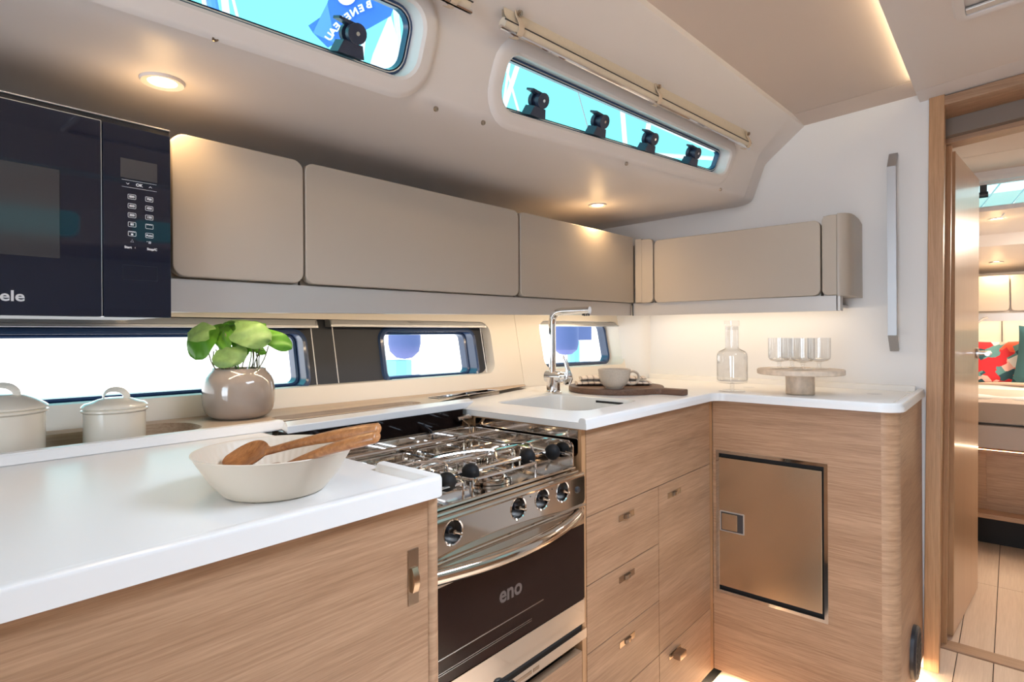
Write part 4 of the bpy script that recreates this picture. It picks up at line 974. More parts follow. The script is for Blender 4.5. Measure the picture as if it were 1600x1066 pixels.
# ------------------------------------------------------------------ blinds
SB = lambda x, z, w_: PD(x, z, w_)
def roll_blind(lab, x0, x1, straps):
    t = thing('roller_blind', lab, 'blind', PD((x0+x1)/2, 1.87, -.03))
    def ax(x, du, dz): p = Vector(PD(x, 1.872, -.028)); return p + Vector((0, -.42*du - .9*dz*0, .9*du)) + Vector((0, -.9*dz, -.42*dz))
    # cloth flap hanging from the shoulder and wrapping the roll
    N = 14; L = []
    for i in range(N+1):
        x = x0 + (x1-x0)*i/N
        L.append([ax(x, .052, -.020), ax(x, .049, -.013), ax(x, .030, -.006), ax(x, .016, .004), ax(x, .010, .016), ax(x, .002, .017), ax(x, .0, .010), ax(x, .014, -.004), ax(x, .044, -.018)])
    vl = loft(bm := B(), L, False, False, closed=False); part('cloth_flap', bm, M['fabric'], t)
    bm = B(); tube(bm, [ax(x0-.004, -.002, .010), ax(x1+.004, -.002, .010)], .0125, 14); part('cloth_roll', bm, M['fabric'], t)
    bm = B(); tube(bm, [ax(x0-.008, .0065, .0195), ax(x1+.008, .0065, .0195)], .0018, 6); part('pleat_line', bm, M['black'], t)
    bm = B(); tube(bm, [ax(x0-.012, -.012, .016), ax(x1+.012, -.012, .016)], .0055, 10); part('rod', bm, M['chrome'], t)
    for xs_ in straps:
        bm = B(); L = []
        for u, d in ((.040, -.006), (.026, .004), (.012, .021), (.0, .026), (-.012, .024), (-.020, .014), (-.020, .0)):
            L.append([ax(xs_-.008, u, d), ax(xs_+.008, u, d), ax(xs_+.008, u-.0012, d-.002), ax(xs_-.008, u-.0012, d-.002)])
        loft(bm, L, True, True); s_ = part('strap', bm, M['strapm'], t)
        bm = B(); c = ax(xs_, .034, .002); tube(bm, [c, c + Vector((0, -.0045, -.0022))], .0068, 12); tube(bm, [c, c + Vector((0, -.0065, -.0032))], .004, 10); part('snap_button', bm, M['brass'], s_)
roll_blind('rolled cream window blind at the aft upper window', -.5, .838, [.800])
roll_blind('long rolled cream window blind above the four-latch upper window', .945, 2.150, [.985, 1.552, 2.140])
def cassette(lab, x0, x1, z0, z1, w0, cords, tab):
    t = thing('roller_blind', lab, 'blind', PH((x0+x1)/2, z1, w0))
    bm = B(); sec = [(z1, w0+.03), (z1, w0+.004), (z1-.004, w0), (z0+.010, w0-.001), (z0+.008, w0-.004), (z0+.001, w0-.004), (z0, w0), (z0, w0+.03)]
    loft(bm, [[PH(x0, z, d) for z, d in sec], [PH(x1, z, d) for z, d in sec]], True, True); part('cassette', bm, M['silver'], t)
    for x in (x0, x1):
        bm = B(); loft(bm, [[PH(x-.003, z, d-.001) for z, d in sec], [PH(x+.003, z, d-.001) for z, d in sec]], True, True); part('end_cap', bm, M['alu'], t)
    bm = B(); loft(bm, [[PH(tab-.03, z1-.001, w0-.001), PH(tab-.022, z1-.007, w0-.005), PH(tab+.022, z1-.007, w0-.005), PH(tab+.03, z1-.001, w0-.001)], [PH(tab-.03, z1-.0, w0+.004), PH(tab-.022, z1-.006, w0+.004), PH(tab+.022, z1-.006, w0+.004), PH(tab+.03, z1, w0+.004)]], True, True); part('pull_tab', bm, M['silver'], t)
    for x in cords:
        bm = B(); tube(bm, [PH(x, z0+.002, w0+.012), PH(x+.002, 1.013, .018)], .0016, 6); part('guide_cord', bm, M['cord'], t)
cassette('silver blind cassette over the long port behind the plant', -.70, .898, 1.182, 1.207, .006, (.886,), .15)
cassette('silver blind cassette over the middle port', .946, 1.592, 1.186, 1.209, .006, (.956, 1.578), 1.26)
cassette('silver blind cassette over the small port behind the tap', 1.897, 2.437, 1.194, 1.216, .004, (), 2.14)

# ------------------------------------------------------------------ grab rail on the bulkhead
M['railsteel'] = mat('satin_steel', (0.40, 0.40, 0.41), 0.42, 0.75)
t = thing('grab_rail', 'tall polished steel grab rail on the bulkhead beside the doorway', 'handrail', (2.46, .322, 1.45))
bm = B(); hexa(bm, [(2.436, .309, 1.148), (2.436, .336, 1.148), (2.452, .336, 1.148), (2.452, .309, 1.148), (2.436, .309, 1.757), (2.436, .336, 1.757), (2.452, .336, 1.757), (2.452, .309, 1.757)])
bmesh.ops.bevel(bm, geom=bm.edges[:], offset=.0012, segments=2, affect='EDGES'); part('bar', bm, M['railsteel'], t)
for z, s in ((1.757, 1), (1.148, -1)):
    bm = B(); hexa(bm, [(2.436, .309, z), (2.436, .336, z), (2.452, .336, z), (2.452, .309, z), (2.486, .309, z+.058*s), (2.486, .336, z+.058*s), (2.499, .336, z+.052*s), (2.499, .309, z+.052*s)]); part('end_bend', bm, M['railsteel'], t)
for z in (1.74, 1.452, 1.165):
    bm = B(); tube(bm, [(2.45, .3225, z), (2.4995, .3225, z)], .007, 10); part('standoff', bm, M['chrome'], t)

# ------------------------------------------------------------------ canisters, pot and plant on the ledge
def canister(lab, x, y, r, z0, zr, ht, hz):
    t = thing('canister', lab, 'canister', (x, y, z0), 'cream enamel canisters on the shelf')
    h = zr - z0
    bm = B(); lathe(bm, [(0, 0), (r*.95, 0), (r*.97, .003), (r*.97, h-.004), (r*1.0, h-.003), (r*1.035, h-.001), (r*1.035, h+.002), (r*.98, h+.004)], (x, y, z0), 48); part('body', bm, M['enamel'], t)
    bm = B(); lathe(bm, [(r*.99, .004), (r*1.03, .006), (r*1.035, .009), (r*1.0, .0115), (r*.93, .015), (r*.75, ht*.70), (r*.55, ht*.90), (r*.42, ht*.97), (r*.38, ht*1.0), (0, ht*1.06)], (x, y, zr), 48); l_ = part('lid', bm, M['enamel'], t)
    d = Vector((.66, -.75, 0)); c = Vector((x, y, zr + ht*.93)); hw = r*.40; hh = hz - c.z
    pts = [c + d*(-hw*1.1) + Vector((0, 0, 0)), c + d*(-hw*1.02) + Vector((0, 0, hh*.45)), c + d*(-hw*.6) + Vector((0, 0, hh*.88)), c + Vector((0, 0, hh)), c + d*(hw*.6) + Vector((0, 0, hh*.88)), c + d*(hw*1.02) + Vector((0, 0, hh*.45)), c + d*(hw*1.1)]
    bm = B(); tube(bm, smooth(pts, 5), .0062, 8, flat=.25); part('lid_handle', bm, M['enamel'], l_)
canister('cream enamel canister in front of the port, the smaller one, fully in view', .340, 1.40, .0560, .9150, 1.008, .025, 1.050)
canister('larger cream enamel canister cut by the left picture edge', .163, 1.40, .0660, .9150, 1.022, .032, 1.071)

PX, PY_, PZ_ = .612, 1.445, .9572
t = thing('plant_pot', 'glossy taupe ceramic pot on the oak shelf holding the green plant', 'pot', (PX, PY_, PZ_))
bm = B(); prof = [(0, .001), (.052, 0), (.061, .002), (.071, .009), (.0785, .022), (.082, .038), (.083, .055), (.0825, .072), (.0795, .090), (.074, .102), (.067, .111), (.0625, .116), (.0615, .120), (.060, .1225), (.057, .121), (.056, .112), (.066, .095), (.07, .09)]
lathe(bm, prof, (PX, PY_, PZ_), 56); part('body', bm, M['glaze'], t)
bm = B(); lathe(bm, [(0, .105), (.058, .104)], (PX, PY_, PZ_), 24); part('soil', bm, M['soil'], t)
t = thing('potted_plant', 'leafy green plant growing from the taupe pot', 'plant', (PX, PY_, PZ_+.10))
R_ = Vector((.66, -.75, 0)); F_ = Vector((.75, .66, 0)); U_ = Vector((0, 0, 1)); C0 = Vector((PX, PY_, 0))
def PP(px, py, d=0): return C0 + R_*((px-372)*.0016) + F_*d + U_*(1.078 + (575-py)*.0016)
def leaf(c, n, upv, L, W, m, cup=.18, fold=.1):
    n = Vector(n).normalized(); u = Vector(upv); u = (u - n*u.dot(n)).normalized(); s = u.cross(n)
    bm = B(); rows = 16; cols = 10; vs_ = []
    for i in range(rows+1):
        a = i/rows; wv = W*max(.02, 1 - (abs(2*a-.92)/1.08)**2.4)**.55
        if i == rows: wv = 0.0006
        row = []
        for j in range(cols+1):
            b = 2*j/cols - 1; x = b*wv; y = (a-.45)*2*L + (abs(b)**2*.25*L*(-1) if a < .15 else 0)
            z = -cup*(y*y)/L - fold*abs(x) + .0025*math.sin(9*a+4*b)
            row.append(bm.verts.new(Vector(c) + s*x + u*y + n*z))
        vs_.append(row)
    for i in range(rows):
        for j in range(cols): bm.faces.new((vs_[i][j], vs_[i][j+1], vs_[i+1][j+1], vs_[i+1][j]))
    bmesh.ops.solidify(bm, geom=bm.faces[:], thickness=.0009)
    part('leaf', bm, M[m], t, ang=60)
tc_ = -F_; 
LV = [((325, 532), (-.25, -.95, .35), (-.2, -.1, -1), .036, .037, 'leaf', -.04), ((330, 517), (-.3, -.9, .6), (-1, .3, .2), .030, .024, 'leafp', -.065), ((318, 513), (-.2, -.6, .8), (-.6, .2, .9), .022, .026, 'leaf', .03), ((356, 512), (0, -.6, .8), (.6, -.7, .2), .026, .022, 'leaf', .02), ((343, 507), (-.1, -.5, .9), (-.9, .3, .3), .030, .020, 'leaf', .03),
      ((404, 521), (.1, -1.0, .35), (.9, -.8, -.2), .040, .030, 'leafp', -.05), ((434, 529), (.25, -.8, .5), (1, -.9, -.4), .036, .021, 'leaf', -.02), ((374, 552), (.05, -.85, .55), (.3, -.3, -1), .026, .036, 'leafp', -.055), ((395, 510), (0, -.6, .8), (.5, -.5, .8), .024, .024, 'leaf', .0), ((381, 523), (0, -.9, .5), (.9, -.4, .3), .024, .020, 'leaf', -.03),
      ((374, 499.5), (0, -.06, 1), (.7, -.7, .0), .028, .024, 'leafp', -.01), ((362, 533), (-.2, -.9, .2), (.1, -.1, -1), .026, .018, 'leaf', -.04), ((384, 537), (.2, -.9, .3), (.2, -.1, -1), .026, .018, 'leaf', -.03), ((304, 531), (-.7, -.5, .5), (-1, .6, -.5), .022, .014, 'leafp', .02), ((397, 545), (.3, -.5, .7), (1, -.7, .1), .020, .012, 'leaf', .01), ((350, 524), (-.1, -.9, .4), (.4, -.5, -.8), .026, .022, 'leaf', -.01)]
for (px, py), n, u, L, W, m, d in LV:
    nn = R_*n[0] + F_*n[1] + U_*n[2]; uu = R_*u[0] + U_*u[2] + F_*(.15*u[1]); leaf(PP(px, py, d), nn, uu, L*1.12, W*1.12, m)
ST = [((337, 575), (326, 548)), ((345, 576), (328, 545)), ((352, 577), (340, 550)), ((350, 574), (345, 545)), ((360, 576), (357, 540)), ((365, 577), (363, 520)), ((372, 576), (372, 503)), ((378, 577), (380, 525)), ((384, 577), (392, 548)), ((390, 576), (398, 545)), ((397, 576), (404, 535)), ((406, 573), (420, 540)), ((400, 574), (405, 540)), ((394, 575), (392, 530)), ((356, 575), (352, 555)), ((342, 573), (352, 535)), ((388, 574), (401, 550)), ((376, 574), (376, 560)), ((368, 574), (362, 555)), ((381, 575), (385, 548))]
for i, (a, b) in enumerate(ST):
    d0 = .03*math.sin(i*2.1); d1 = d0 + .02*math.cos(i*1.7)
    p0 = PP(*a, d0) - U_*.012; p3 = PP(*b, d1); md = (p0+p3)/2 + R_*.004*(1 if i % 2 else -1.4)
    bm = B(); tube(bm, smooth([p0, md, p3], 4), 0.0015 if i not in (6,) else .0020, 5); part('stem', bm, M['stem'] if i not in (6, 7) else M['leaf'], t)

# ------------------------------------------------------------------ bowl and wooden servers
bx, by, bz = .375, .770, .9452
t = thing('salad_bowl', 'wide ivory bowl with ribbed inside on the left worktop', 'bowl', (bx, by, bz))
def oval(r, a): return r
bm = B(); prof = [(0, .001), (.062, 0), (.067, .003), (.083, .022), (.097, .045), (.1035, .0565), (.105, .0575), (.1045, .0585), (.102, .058)]
lathe(bm, prof, (bx, by, bz), 72); part('body', bm, M['bowlm'], t)
bm = B(); n = 240; loops = []
for r, h, amp in ((.102, .058, 0), (.0995, .055, .0003), (.096, .047, .0006), (.086, .032, .0007), (.075, .016, .0006), (.066, .008, .0003), (.05, .006, 0)):
    loops.append([(bx + (r - amp*(k % 4 < 2))*math.cos(2*PI*k/n), by + (r - amp*(k % 4 < 2))*math.sin(2*PI*k/n), bz + h) for k in range(n)])
loft(bm, loops, False, True); part('ribbed_lining', bm, M['bowlm'], t, ang=20)
def server(lab, p0, p1, end, deep):
    """wooden server: p0 head centre, p1 neck, end of the handle"""
    p0, p1, end = map(Vector, (p0, p1, end)); ax = (end-p0).normalized()
    t = thing('salad_server', lab, 'spoon', p0, 'wooden salad servers')
    up = U_*.80 - F_*.60*deep; up = (up - ax*up.dot(ax)).normalized(); side = ax.cross(up).normalized()
    bm = B(); L = []; m = 14
    for i in range(m+1):
        a = i/m; wv = .0275*math.sin(PI*min(1, .04+a*.96))**.62 if a < .97 else .0070
        y = (a-.5)*.078; wv = max(wv, .002); dp = .010*deep*math.sin(PI*min(1, a))
        c = p0 + ax*y
        L.append([c + side*(wv*math.cos(b)) + up*(-dp*(1-abs(math.cos(b))**2)*(1 if math.sin(b) < 0 else .72) + (.0022*math.sin(b))) for b in [2*PI*k/20 for k in range(20)]])
    loft(bm, L, True, True); part('head', bm, M['olive'], t, ang=60)
    bm = B(); s0 = p0 + ax*.036 - up*.001; pts = [s0 + (end-s0)*(k/8) + up*.004*math.sin(PI*k/8) for k in range(9)]
    tube(bm, pts + [pts[-1] + ax*.003], [.0062, .0064, .0068, .0074, .0082, .0092, .0100, .0104, .0098, .0062], 12, flat=.72, up=up); part('handle', bm, M['olive'], t, ang=60)
server('wooden salad spoon with its bowl showing in the ivory bowl', (.348, .800, .994), (.37, .75, .99), (.428, .606, 1.040), 1.0)
server('wooden salad server lying nearer the viewer across the bowl rim', (.345, .755, .974), (.37, .73, .98), (.412, .586, 1.035), .5)

# ------------------------------------------------------------------ tap
tx, ty, tz = 1.648, 1.252, .9452
t = thing('tap', 'tall chrome mixer tap beside the sink', 'tap', (tx, ty, tz))
bm = B(); lathe(bm, [(0, 0), (.031, 0), (.031, .006), (.026, .009), (.0245, .012), (.0245, .058), (0, .058)], (tx, ty, tz), 28); part('base', bm, M['chrome'], t)
q = Vector((0.12, -.99, 0)).normalized(); c = Vector((tx, ty, tz + .060))
bm = B(); tube(bm, [c - q*.030, c - q*.028, c + q*.034], [.019, .021, .021], 24); tube(bm, [c + q*.034, c + q*.037, c + q*.055], [.020, .0185, .0185], 24); part('valve_body', bm, M['chrome'], t)
bm = B(); top = Vector((tx-.002, ty, tz + .294)); b0 = Vector((tx-.002, ty+.002, tz+.07))
pts = [b0, b0 + Vector((0, 0, .16))] + bez((tx-.002, ty+.002, tz+.245), (tx-.002, ty+.002, tz+.285), (tx-.002, ty-.012, tz+.296), (tx+.004, ty-.05, tz+.2965), 8) + [top + q*.150 + Vector((0, 0, .003))]
tube(bm, pts, .0130, 20); sp_ = part('spout', bm, M['chrome'], t)
bm = B(); e = top + q*.130
for k in range(3): tube(bm, [e + q*(.008*k) - U_*.008, e + q*(.008*k) - U_*.0165], .0030, 8)
tube(bm, [e - q*.006 - U_*.008, e - q*.006 - U_*.015], .004, 10); part('aerator', bm, M['black'], sp_)
bm = B(); h0 = c + q*.052
L = []; 
for z, w_, th, o_ in ((-.030, .004, .003, .004), (-.024, .013, .006, .006), (-.008, .0165, .007, .010), (.010, .013, .006, .012), (.028, .0085, .0045, .008), (.055, .0075, .0035, .0), (.072, .0070, .003, -.006), (.078, .0035, .002, -.008)):
    cc = h0 + q*o_ + U_*z; s_ = Vector((q.y, -q.x, 0)); s_ = R_.cross(U_); s_ = Vector((.66, -.75, 0))
    L.append([cc + s_*(w_*math.cos(a)) + F_*(-th*math.sin(a)) for a in [2*PI*k/14 for k in range(14)]])
loft(bm, L, True, True); part('lever', bm, M['chrome'], t, ang=60)

# ------------------------------------------------------------------ board, cloth, cup
cbx, cby, cbz = 1.862, 1.120, .9455
t = thing('cutting_board', 'round dark walnut board with a short handle on the white worktop', 'cutting board', (cbx, cby, cbz))
pts = []; hw = .022; a0 = math.radians(-90 + 12); a1 = math.radians(270 - 12)
for k in range(49):
    a = a0 + (a1-a0)*k/48; pts.append((cbx + .176*math.cos(a), cby + .176*math.sin(a)))
hx = cbx + .004
pts += [(hx - hw*1.2, cby-.185), (hx - hw, cby-.200), (hx - hw, cby-.268), (hx - hw + .006, cby-.275), (hx + hw - .006, cby-.275), (hx + hw, cby-.268), (hx + hw, cby-.200), (hx + hw*1.2, cby-.185)]
bm = B(); loft(bm, [[(a, b, cbz) for a, b in loop_in(pts, .002)], [(a, b, cbz+.003) for a, b in pts], [(a, b, cbz+.017) for a, b in pts], [(a, b, cbz+.020) for a, b in loop_in(pts, .002)]], True, True); part('board', bm, M['walnut'], t)
# folded tea towel: rolled layers
t = thing('tea_towel', 'folded striped linen towel behind the cup on the walnut board', 'cloth', (1.87, 1.15, .966))
bm = B(); c = Vector((1.870, 1.140, .9665)); ax = R_.normalized(); pr2 = F_
for half, hgt, off, ln in ((.105, .018, 0, .138), (.088, .036, .006, .122)):
    L = []
    for i in range(11):
        u = -ln + 2*ln*i/10; wob = .003*math.sin(5*i+half*40); hh = hgt*(1 - .12*abs(i-5)/5) + wob*.6
        base = hgt - .018 if hgt > .02 else 0
        L.append([c + ax*u + pr2*(.052*math.cos(a)*(1 if hgt < .02 else .85) + off + wob) + U_*(base + (hh-base)*.5*(1+math.sin(a))) for a in [2*PI*k/14 for k in range(14)]])
    loft(bm, L, True, True)
part('cloth', bm, M['ging'], t, ang=60)
ux, uy, uz = 1.753, 1.060, .9658
t = thing('cup', 'speckled stoneware cup with ring handle on the walnut board', 'cup', (ux, uy, uz))
bm = B(); lathe(bm, [(0, .002), (.022, .002), (.024, 0), (.030, 0), (.032, .004), (.044, .016), (.0525, .034), (.0565, .054), (.0575, .066), (.0575, .0685), (.0555, .069), (.054, .066), (.052, .05), (.046, .03), (.034, .014), (0, .009)], (ux, uy, uz), 48); part('body', bm, M['cupm'], t)
d = Vector((.70, -.71, 0)); c = Vector((ux, uy, uz))
bm = B(); tube(bm, smooth([c + d*.052 + U_*.054, c + d*.066 + U_*.060, c + d*.084 + U_*.052, c + d*.088 + U_*.034, c + d*.078 + U_*.018, c + d*.060 + U_*.014, c + d*.042 + U_*.018], 5), .0075, 10, flat=.55); part('handle', bm, M['cupm'], t)

# ------------------------------------------------------------------ carafe, stand and glasses
cx, cy, cz = 2.106, .774, .9455
t = thing('carafe', 'clear footed glass carafe with stopper on the corner of the worktop', 'carafe', (cx, cy, cz))
bm = B(); lathe(bm, [(0, .032), (.008, .030), (.0075, .010), (.010, .006), (.044, .003), (.045, .0015), (.044, 0), (0, 0)], (cx, cy, cz), 36); part('foot', bm, M['crystal'], t)
bm = B(); lathe(bm, [(0, .030), (.042, .0305), (.051, .034), (.054, .041), (.054, .128), (.0525, .138), (.048, .145), (.032, .152), (.025, .158), (.0235, .166), (.0235, .238), (.0215, .238), (.0215, .166), (.023, .159), (.031, .1535), (.046, .146), (.0505, .138), (.052, .128), (.052, .044), (.048, .0385), (0, .037)], (cx, cy, cz), 40); part('body', bm, M['crystal'], t)
bm = B(); lathe(bm, [(0, .226), (.019, .226), (.0205, .240), (.0255, .2405), (.0265, .242), (.0265, .258), (.0255, .2595), (0, .2595)], (cx, cy, cz), 32); part('stopper', bm, M['crystal'], t)
sx, sy, sz = 2.155, .556, .9455
t = thing('cake_stand', 'round travertine pedestal stand carrying the glasses', 'stand', (sx, sy, sz))
bm = B(); lathe(bm, [(0, 0), (.044, 0), (.046, .002), (.046, .0695), (0, .0695)], (sx, sy, sz), 40); part('pedestal', bm, M['marble'], t)
bm = B(); lathe(bm, [(0, .0695), (.136, .0695), (.1385, .072), (.1385, .085), (.136, .0875), (0, .0875)], (sx, sy, sz), 56); part('plate', bm, M['marble'], t)
def goblet(lab, x, y):
    t = thing('goblet', lab, 'glass', (x, y, sz+.0877), 'stemmed glasses on the stone stand'); z = sz + .0877
    bm = B(); lathe(bm, [(0, .0), (.030, 0), (.0305, .0015), (.028, .003), (.009, .005), (.006, .010), (.0065, .020), (.009, .025), (0, .026)], (x, y, z), 28); part('foot', bm, M['crystal'], t)
    bm = B(); lathe(bm, [(0, .025), (.012, .0255), (.028, .029), (.0345, .034), (.0365, .041), (.0368, .108), (.0355, .108), (.0352, .042), (.033, .036), (.026, .0315), (0, .029)], (x, y, z), 36); part('bowl', bm, M['crystal'], t)
goblet('leftmost stemmed glass on the stone stand', 2.130, .617)
goblet('stemmed glass at the back of the stand, second from left', 2.215, .598)
goblet('front middle stemmed glass on the stone stand', 2.105, .5345)
goblet('rightmost stemmed glass on the stone stand', 2.195, .505)

# ------------------------------------------------------------------ bed and lockers in the forward cabin
t = thing('bed', 'double bed in the cabin beyond the doorway with pale linen', 'bed', (4.8, -.2, FZ))
bm = B(); box(bm, 4.22, 5.58, -1.2, .72, FZ, .13); part('plinth', bm, M['blk'], t)
bm = B(); box(bm, 4.05, 5.58, -1.2, .72, .135, .16, .003); part('step_shelf', bm, M['oak_y'], t)
bm = B(); box(bm, 4.155, 5.58, -1.2, .72, .16, .495); fb = part('base', bm, M['oak_y'], t)
for y0, y1 in ((-.62, .109), ):
    bm = B(); slab(bm, PXf(4.150), y0, y1, .205, .475, .002, .02, .001, 1); part('drawer', bm, M['oak_y'], t)
bm = B(); box(bm, 4.20, 4.25, -1.2, .72, .165, .2); part('slot', bm, M['blk'], fb)
bm = B(); box(bm, 4.10, 5.58, -1.2, .72, .512, .640, .012); part('side_rail', bm, M['bedrail'], t)
bm = B(); box(bm, 4.14, 5.58, -1.2, .72, .642, .80, .03, 4); part('mattress', bm, M['bed'], t)
bm = B(); L = []
for i in range(41):
    y = -1.15 + 1.85*i/40; wv = .008*math.sin(i*1.3)
    L.append([(4.50, y, .812), (4.30, y, .814 + wv), (4.17, y, .800+wv), (4.112, y, .765), (4.108 + wv, y, .70), (4.112, y, .655), (4.125, y, .655), (4.13, y, .76), (4.18, y, .79), (4.30, y, .80), (4.5, y, .80)])
loft(bm, L, False, False); part('quilt', bm, M['quilt'], t)
def pillow(name, lab, c, w_, h_, th, m, tilt=.35, spin=0.0):
    bm = B(); n = 14; top = []; bot = []
    for i in range(n+1):
        a = 2*i/n - 1; tr = []; br = []
        for j in range(n+1):
            b = 2*j/n - 1; k = ((1-a**4)*(1-b**4))**.5; ea = a*(1 - .07*(1-b*b)); eb = b*(1 - .07*(1-a*a))
            y = ea*w_/2; z = eb*h_/2; d = th/2*k
            for lst, s in ((tr, -1), (br, 1)):
                x = s*d; y2 = y*math.cos(spin) - z*math.sin(spin); z2 = y*math.sin(spin) + z*math.cos(spin)
                lst.append((c[0] + x*math.cos(tilt) + z2*math.sin(tilt), c[1] + y2, c[2] - x*math.sin(tilt)*-1 + z2*math.cos(tilt)))
        top.append([bm.verts.new(p) for p in tr]); bot.append([bm.verts.new(p) for p in br])
    for g in (top, bot):
        for i in range(n):
            for j in range(n): bm.faces.new((g[i][j], g[i+1][j], g[i+1][j+1], g[i][j+1]))
    bmesh.ops.remove_doubles(bm, verts=bm.verts, dist=.0015)
    solo(name, bm, m, lab, 'cushion', (c[0], c[1], c[2]-h_/2), ang=60)
pillow('cushion', 'cushion in a red, teal and pink patchwork print on the bed', (5.06, .045, .955), .36, .30, .13, M['patch'], .30, -.03)
pillow('cushion', 'plain teal velvet cushion in front of the patchwork one', (4.93, -.215, .995), .40, .38, .13, M['teal'], .22, .10)
t = thing('cabin_locker', 'glossy beige locker over the bed, left of the pair', 'cabinet', (5.35, .15, 1.27))
bm = B(); slab(bm, PXf(5.32), .010, .42, 1.305, 1.555, .025, .02, .004, 5); part('door', bm, M['lacq'], t); bm = B(); box(bm, 5.342, 5.59, .012, .74, 1.29, 1.56); part('carcass', bm, M['lacq'], t)
t = thing('cabin_locker', 'glossy beige locker over the bed, right of the pair', 'cabinet', (5.35, -.2, 1.27))
bm = B(); slab(bm, PXf(5.32), -.45, .002, 1.305, 1.555, .025, .02, .004, 5); part('door', bm, M['lacq'], t); bm = B(); box(bm, 5.342, 5.59, -.5, .01, 1.29, 1.56); part('carcass', bm, M['lacq'], t)
bm = B(); box(bm, 5.34, 5.36, -.9, .74, 1.235, 1.29); bm2 = solo('light_rail', bm, M['rail'], 'pale rail under the cabin lockers over the bed', 'rail', (5.35, 0, 1.235))
t = thing('reading_lamp', 'small chrome reading lamp on the cabin wall over the bed', 'lamp', (5.55, .17, 1.2))
bm = B(); tube(bm, [(5.34, .185, 1.225), (5.30, .150, 1.255), (5.29, .125, 1.262)], .008, 8); part('arm', bm, M['chrome'], t)

# ------------------------------------------------------------------ outside the windows
FR, FU, FF = Vector((.6607, -.7507, 0)), Vector((0, 0, 1)), Vector((.7507, .6607, 0))
O = Vector((3.45, 5.16, 4.50))  # outside things below placed on rays through image pixels at assumed distances
def FP(a, b, d=0): return O + FR*a + FU*b + FF*d
t = thing('flag', 'blue banner with white lettering outside the aft upper window', 'flag', tuple(O))
out = [(-.55, -.05), (-.50, -.13), (-.345, -.285), (-.26, -.25), (-.10, -.19), (.10, -.09), (.33, .03), (.44, .30), (.52, .75), (-.10, 1.05), (-.22, .55), (-.33, .16), (-.42, .03)]
bm = B(); es = []; fv = [bm.verts.new(FP(a, b, .03*math.sin(a*9+b*5))) for a, b in out]; bm.faces.new(fv); bmesh.ops.solidify(bm, geom=bm.faces[:], thickness=.006); fl = part('cloth', bm, M['flag'], t)
bm = B(); ang = math.radians(44)
def FT(x0, y0, rot, mir=-1):
    return lambda a, b, c: FP(x0 + mir*a*math.cos(rot) - b*math.sin(rot)*mir*0 + b*math.sin(rot)*-1*0 + (-b*math.sin(rot))*(-mir if False else 1), y0 + mir*a*math.sin(rot) + b*math.cos(rot), -.05)
for ch, x0, y0, r0 in (('B', .115, .122, .26), ('E', .035, .085, .36), ('N', -.040, .045, .48), ('E', -.105, .0, .62), ('T', -.160, -.045, .72), ('E', -.215, -.100, .80), ('A', -.262, -.155, .88), ('U', -.300, -.21, .95)):
    text(bm, ch, .105, FT(x0, y0, r0), bold=.004)
part('lettering', bm, M['flagw'], fl, label='white mirrored capitals')
bm = B(); loft(bm, [[FP(-.12 + r*math.cos(2*PI*k/28), .22 + r*math.sin(2*PI*k/28)*1.0, -.05) for k in range(28)] for r in (.03, .10)]); part('emblem', bm, M['flagw'], fl, norm=False)
def canvas(lab, pts):
    c = sum((Vector(p) for p in pts), Vector())/len(pts); bm = B(); fv = [bm.verts.new(Vector(p) + FF*.08*math.sin(i*2)) for i, p in enumerate(pts)]; bm.faces.new(fv); bmesh.ops.solidify(bm, geom=bm.faces[:], thickness=.02)
    solo('canvas', bm, M['sail'], lab, 'canvas', tuple(c))
canvas('white canvas cover behind the blue banner, right of the latch', [(4.06, 5.97, 4.25), (4.12, 5.91, 4.66), (4.285, 5.727, 5.10), (4.35, 5.66, 4.75), (4.42, 5.57, 4.25)])
canvas('white canvas cover lower left of the latch behind the banner', [(3.86, 6.20, 4.25), (3.93, 6.13, 4.57), (4.09, 5.95, 4.80), (4.04, 6.0, 4.30)])
def pole(lab, a, b, r, m, name='mast', cat='mast', ext0=0, ext1=0):
    a, b = Vector(a), Vector(b); d = (b-a).normalized(); bm = B(); tube(bm, [a - d*ext0, b + d*ext1], r, 8); solo(name, bm, M[m], lab, cat, tuple((a+b)/2))
pole('thick white mast right of the white canvas covers', (4.359, 5.642, 4.423), (4.326, 5.68, 5.133), .035, 'mast', ext0=2, ext1=2)
pole('thin white mast beside the thick one at the aft upper window', (4.46, 5.53, 4.423), (4.42, 5.58, 5.133), .018, 'mast', ext0=2, ext1=2)
pole('white mast left of the banner, thicker of the two', (2.953, 7.239, 4.948), (2.924, 7.273, 5.382), .045, 'mast', ext0=2, ext1=2)
pole('slim white stay left of the banner, leaning', (3.063, 7.115, 4.908), (2.986, 7.202, 5.382), .018, 'mast', 'stay', 'rigging', 2, 2)
pole('white mast leftmost in the aft upper window', (2.787, 7.428, 5.068), (2.757, 7.463, 5.384), .035, 'mast', ext0=2, ext1=2)
pole('blue furled sail between the white masts at the aft upper window', (2.88, 7.33, 4.90), (2.82, 7.39, 5.384), .06, 'flag', 'furled_sail', 'sail', 2, 2)
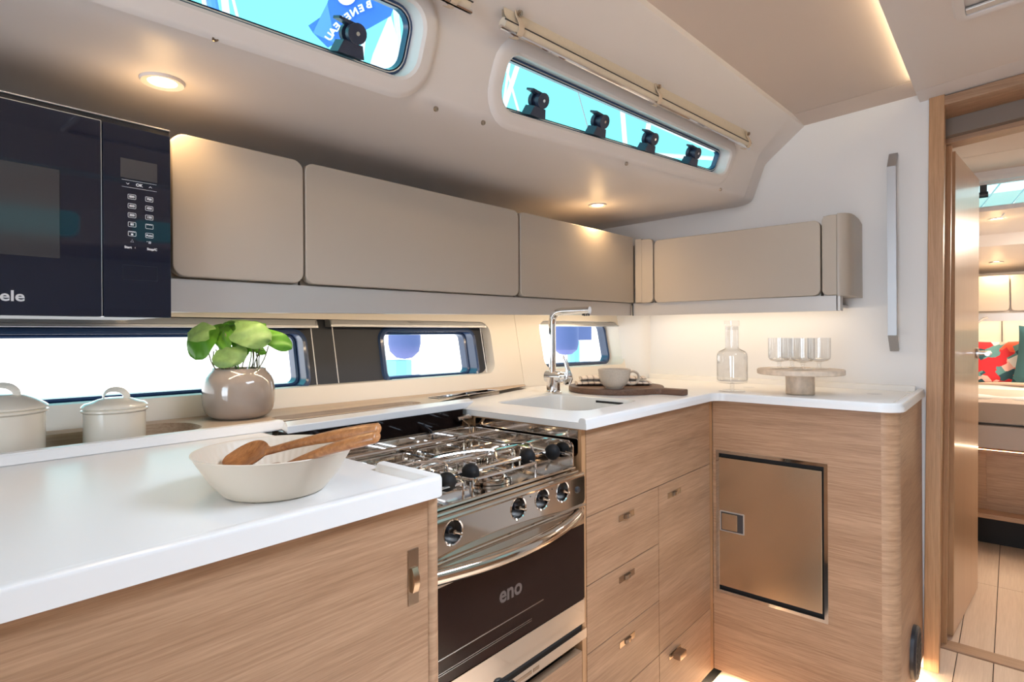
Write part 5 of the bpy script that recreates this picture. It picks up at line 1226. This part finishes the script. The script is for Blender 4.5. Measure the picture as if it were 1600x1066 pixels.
pole('white stay leaning right at the left end of the four-latch window', (5.213, 4.672, 4.021), (5.33, 4.539, 4.557), .030, 'mast', 'stay', 'rigging', 1.5, 1.5)
pole('thin white stay at the left end of the four-latch window', (5.192, 4.696, 3.942), (5.252, 4.628, 4.573), .016, 'mast', 'stay', 'rigging', 1.5, 1.5)
pole('thin white stay leaning left at the left end of the four-latch window', (5.343, 4.525, 3.783), (5.24, 4.641, 4.336), .014, 'mast', 'stay', 'rigging', 1.5, 1.5)
pole('thin dark stay right of the first latch', (5.895, 3.898, 3.636), (5.798, 4.008, 4.174), .008, 'wire', 'stay', 'rigging', 1.5, 1.5)
pole('white mast between the second and third latch', (6.186, 3.566, 3.476), (6.162, 3.594, 3.973), .030, 'mast', ext0=1.5, ext1=1.5)
pole('white boom near the last latch', (6.54, 3.164, 3.355), (6.957, 2.69, 3.311), .025, 'mast', 'boom', 'spar', .35, 1.5)
pole('twin white shackle straps above the third latch', (6.359, 3.371, 3.577), (6.38, 3.346, 3.758), .03, 'mast', 'strap', 'rigging', .1, .0)
def fender(lab, x, y, z0, z1, r):
    t = thing('fender', lab, 'fender', (x, y, z0)); h = z1 - z0
    bm = B(); lathe(bm, [(0, 0), (r*.5, .01), (r*.9, .05), (r, .10), (r, h-.08), (r*.85, h-.02), (0, h)], (x, y, z0), 20); part('cover', bm, M['fender'], t)
    bm = B(); tube(bm, [(x, y, z1-.01), (x, y, z1+.5)], .012, 6); part('rope', bm, M['cord'], t)
fender('navy fender outside the middle port', 2.337, 3.0, 1.0, 1.55, .105)
fender('navy fender outside the small port behind the tap', 4.135, 3.0, .97, 1.55, .115)
pole('pale teal pile under the fender outside the middle port', (2.36, 3.1, -.8), (2.36, 3.1, .99), .09, 'tealp', 'pile', 'post')
pole('pale teal pile outside the small port', (4.40, 3.1, -.8), (4.40, 3.1, 1.096), .06, 'tealp', 'pile', 'post')
bm = B(); box(bm, 4.25, 4.56, 3.0, 3.2, 1.10, 1.30, .01); solo('dock_box', bm, M['fender'], 'blue box on the quay outside the small port', 'box', (4.4, 3.1, 1.1))
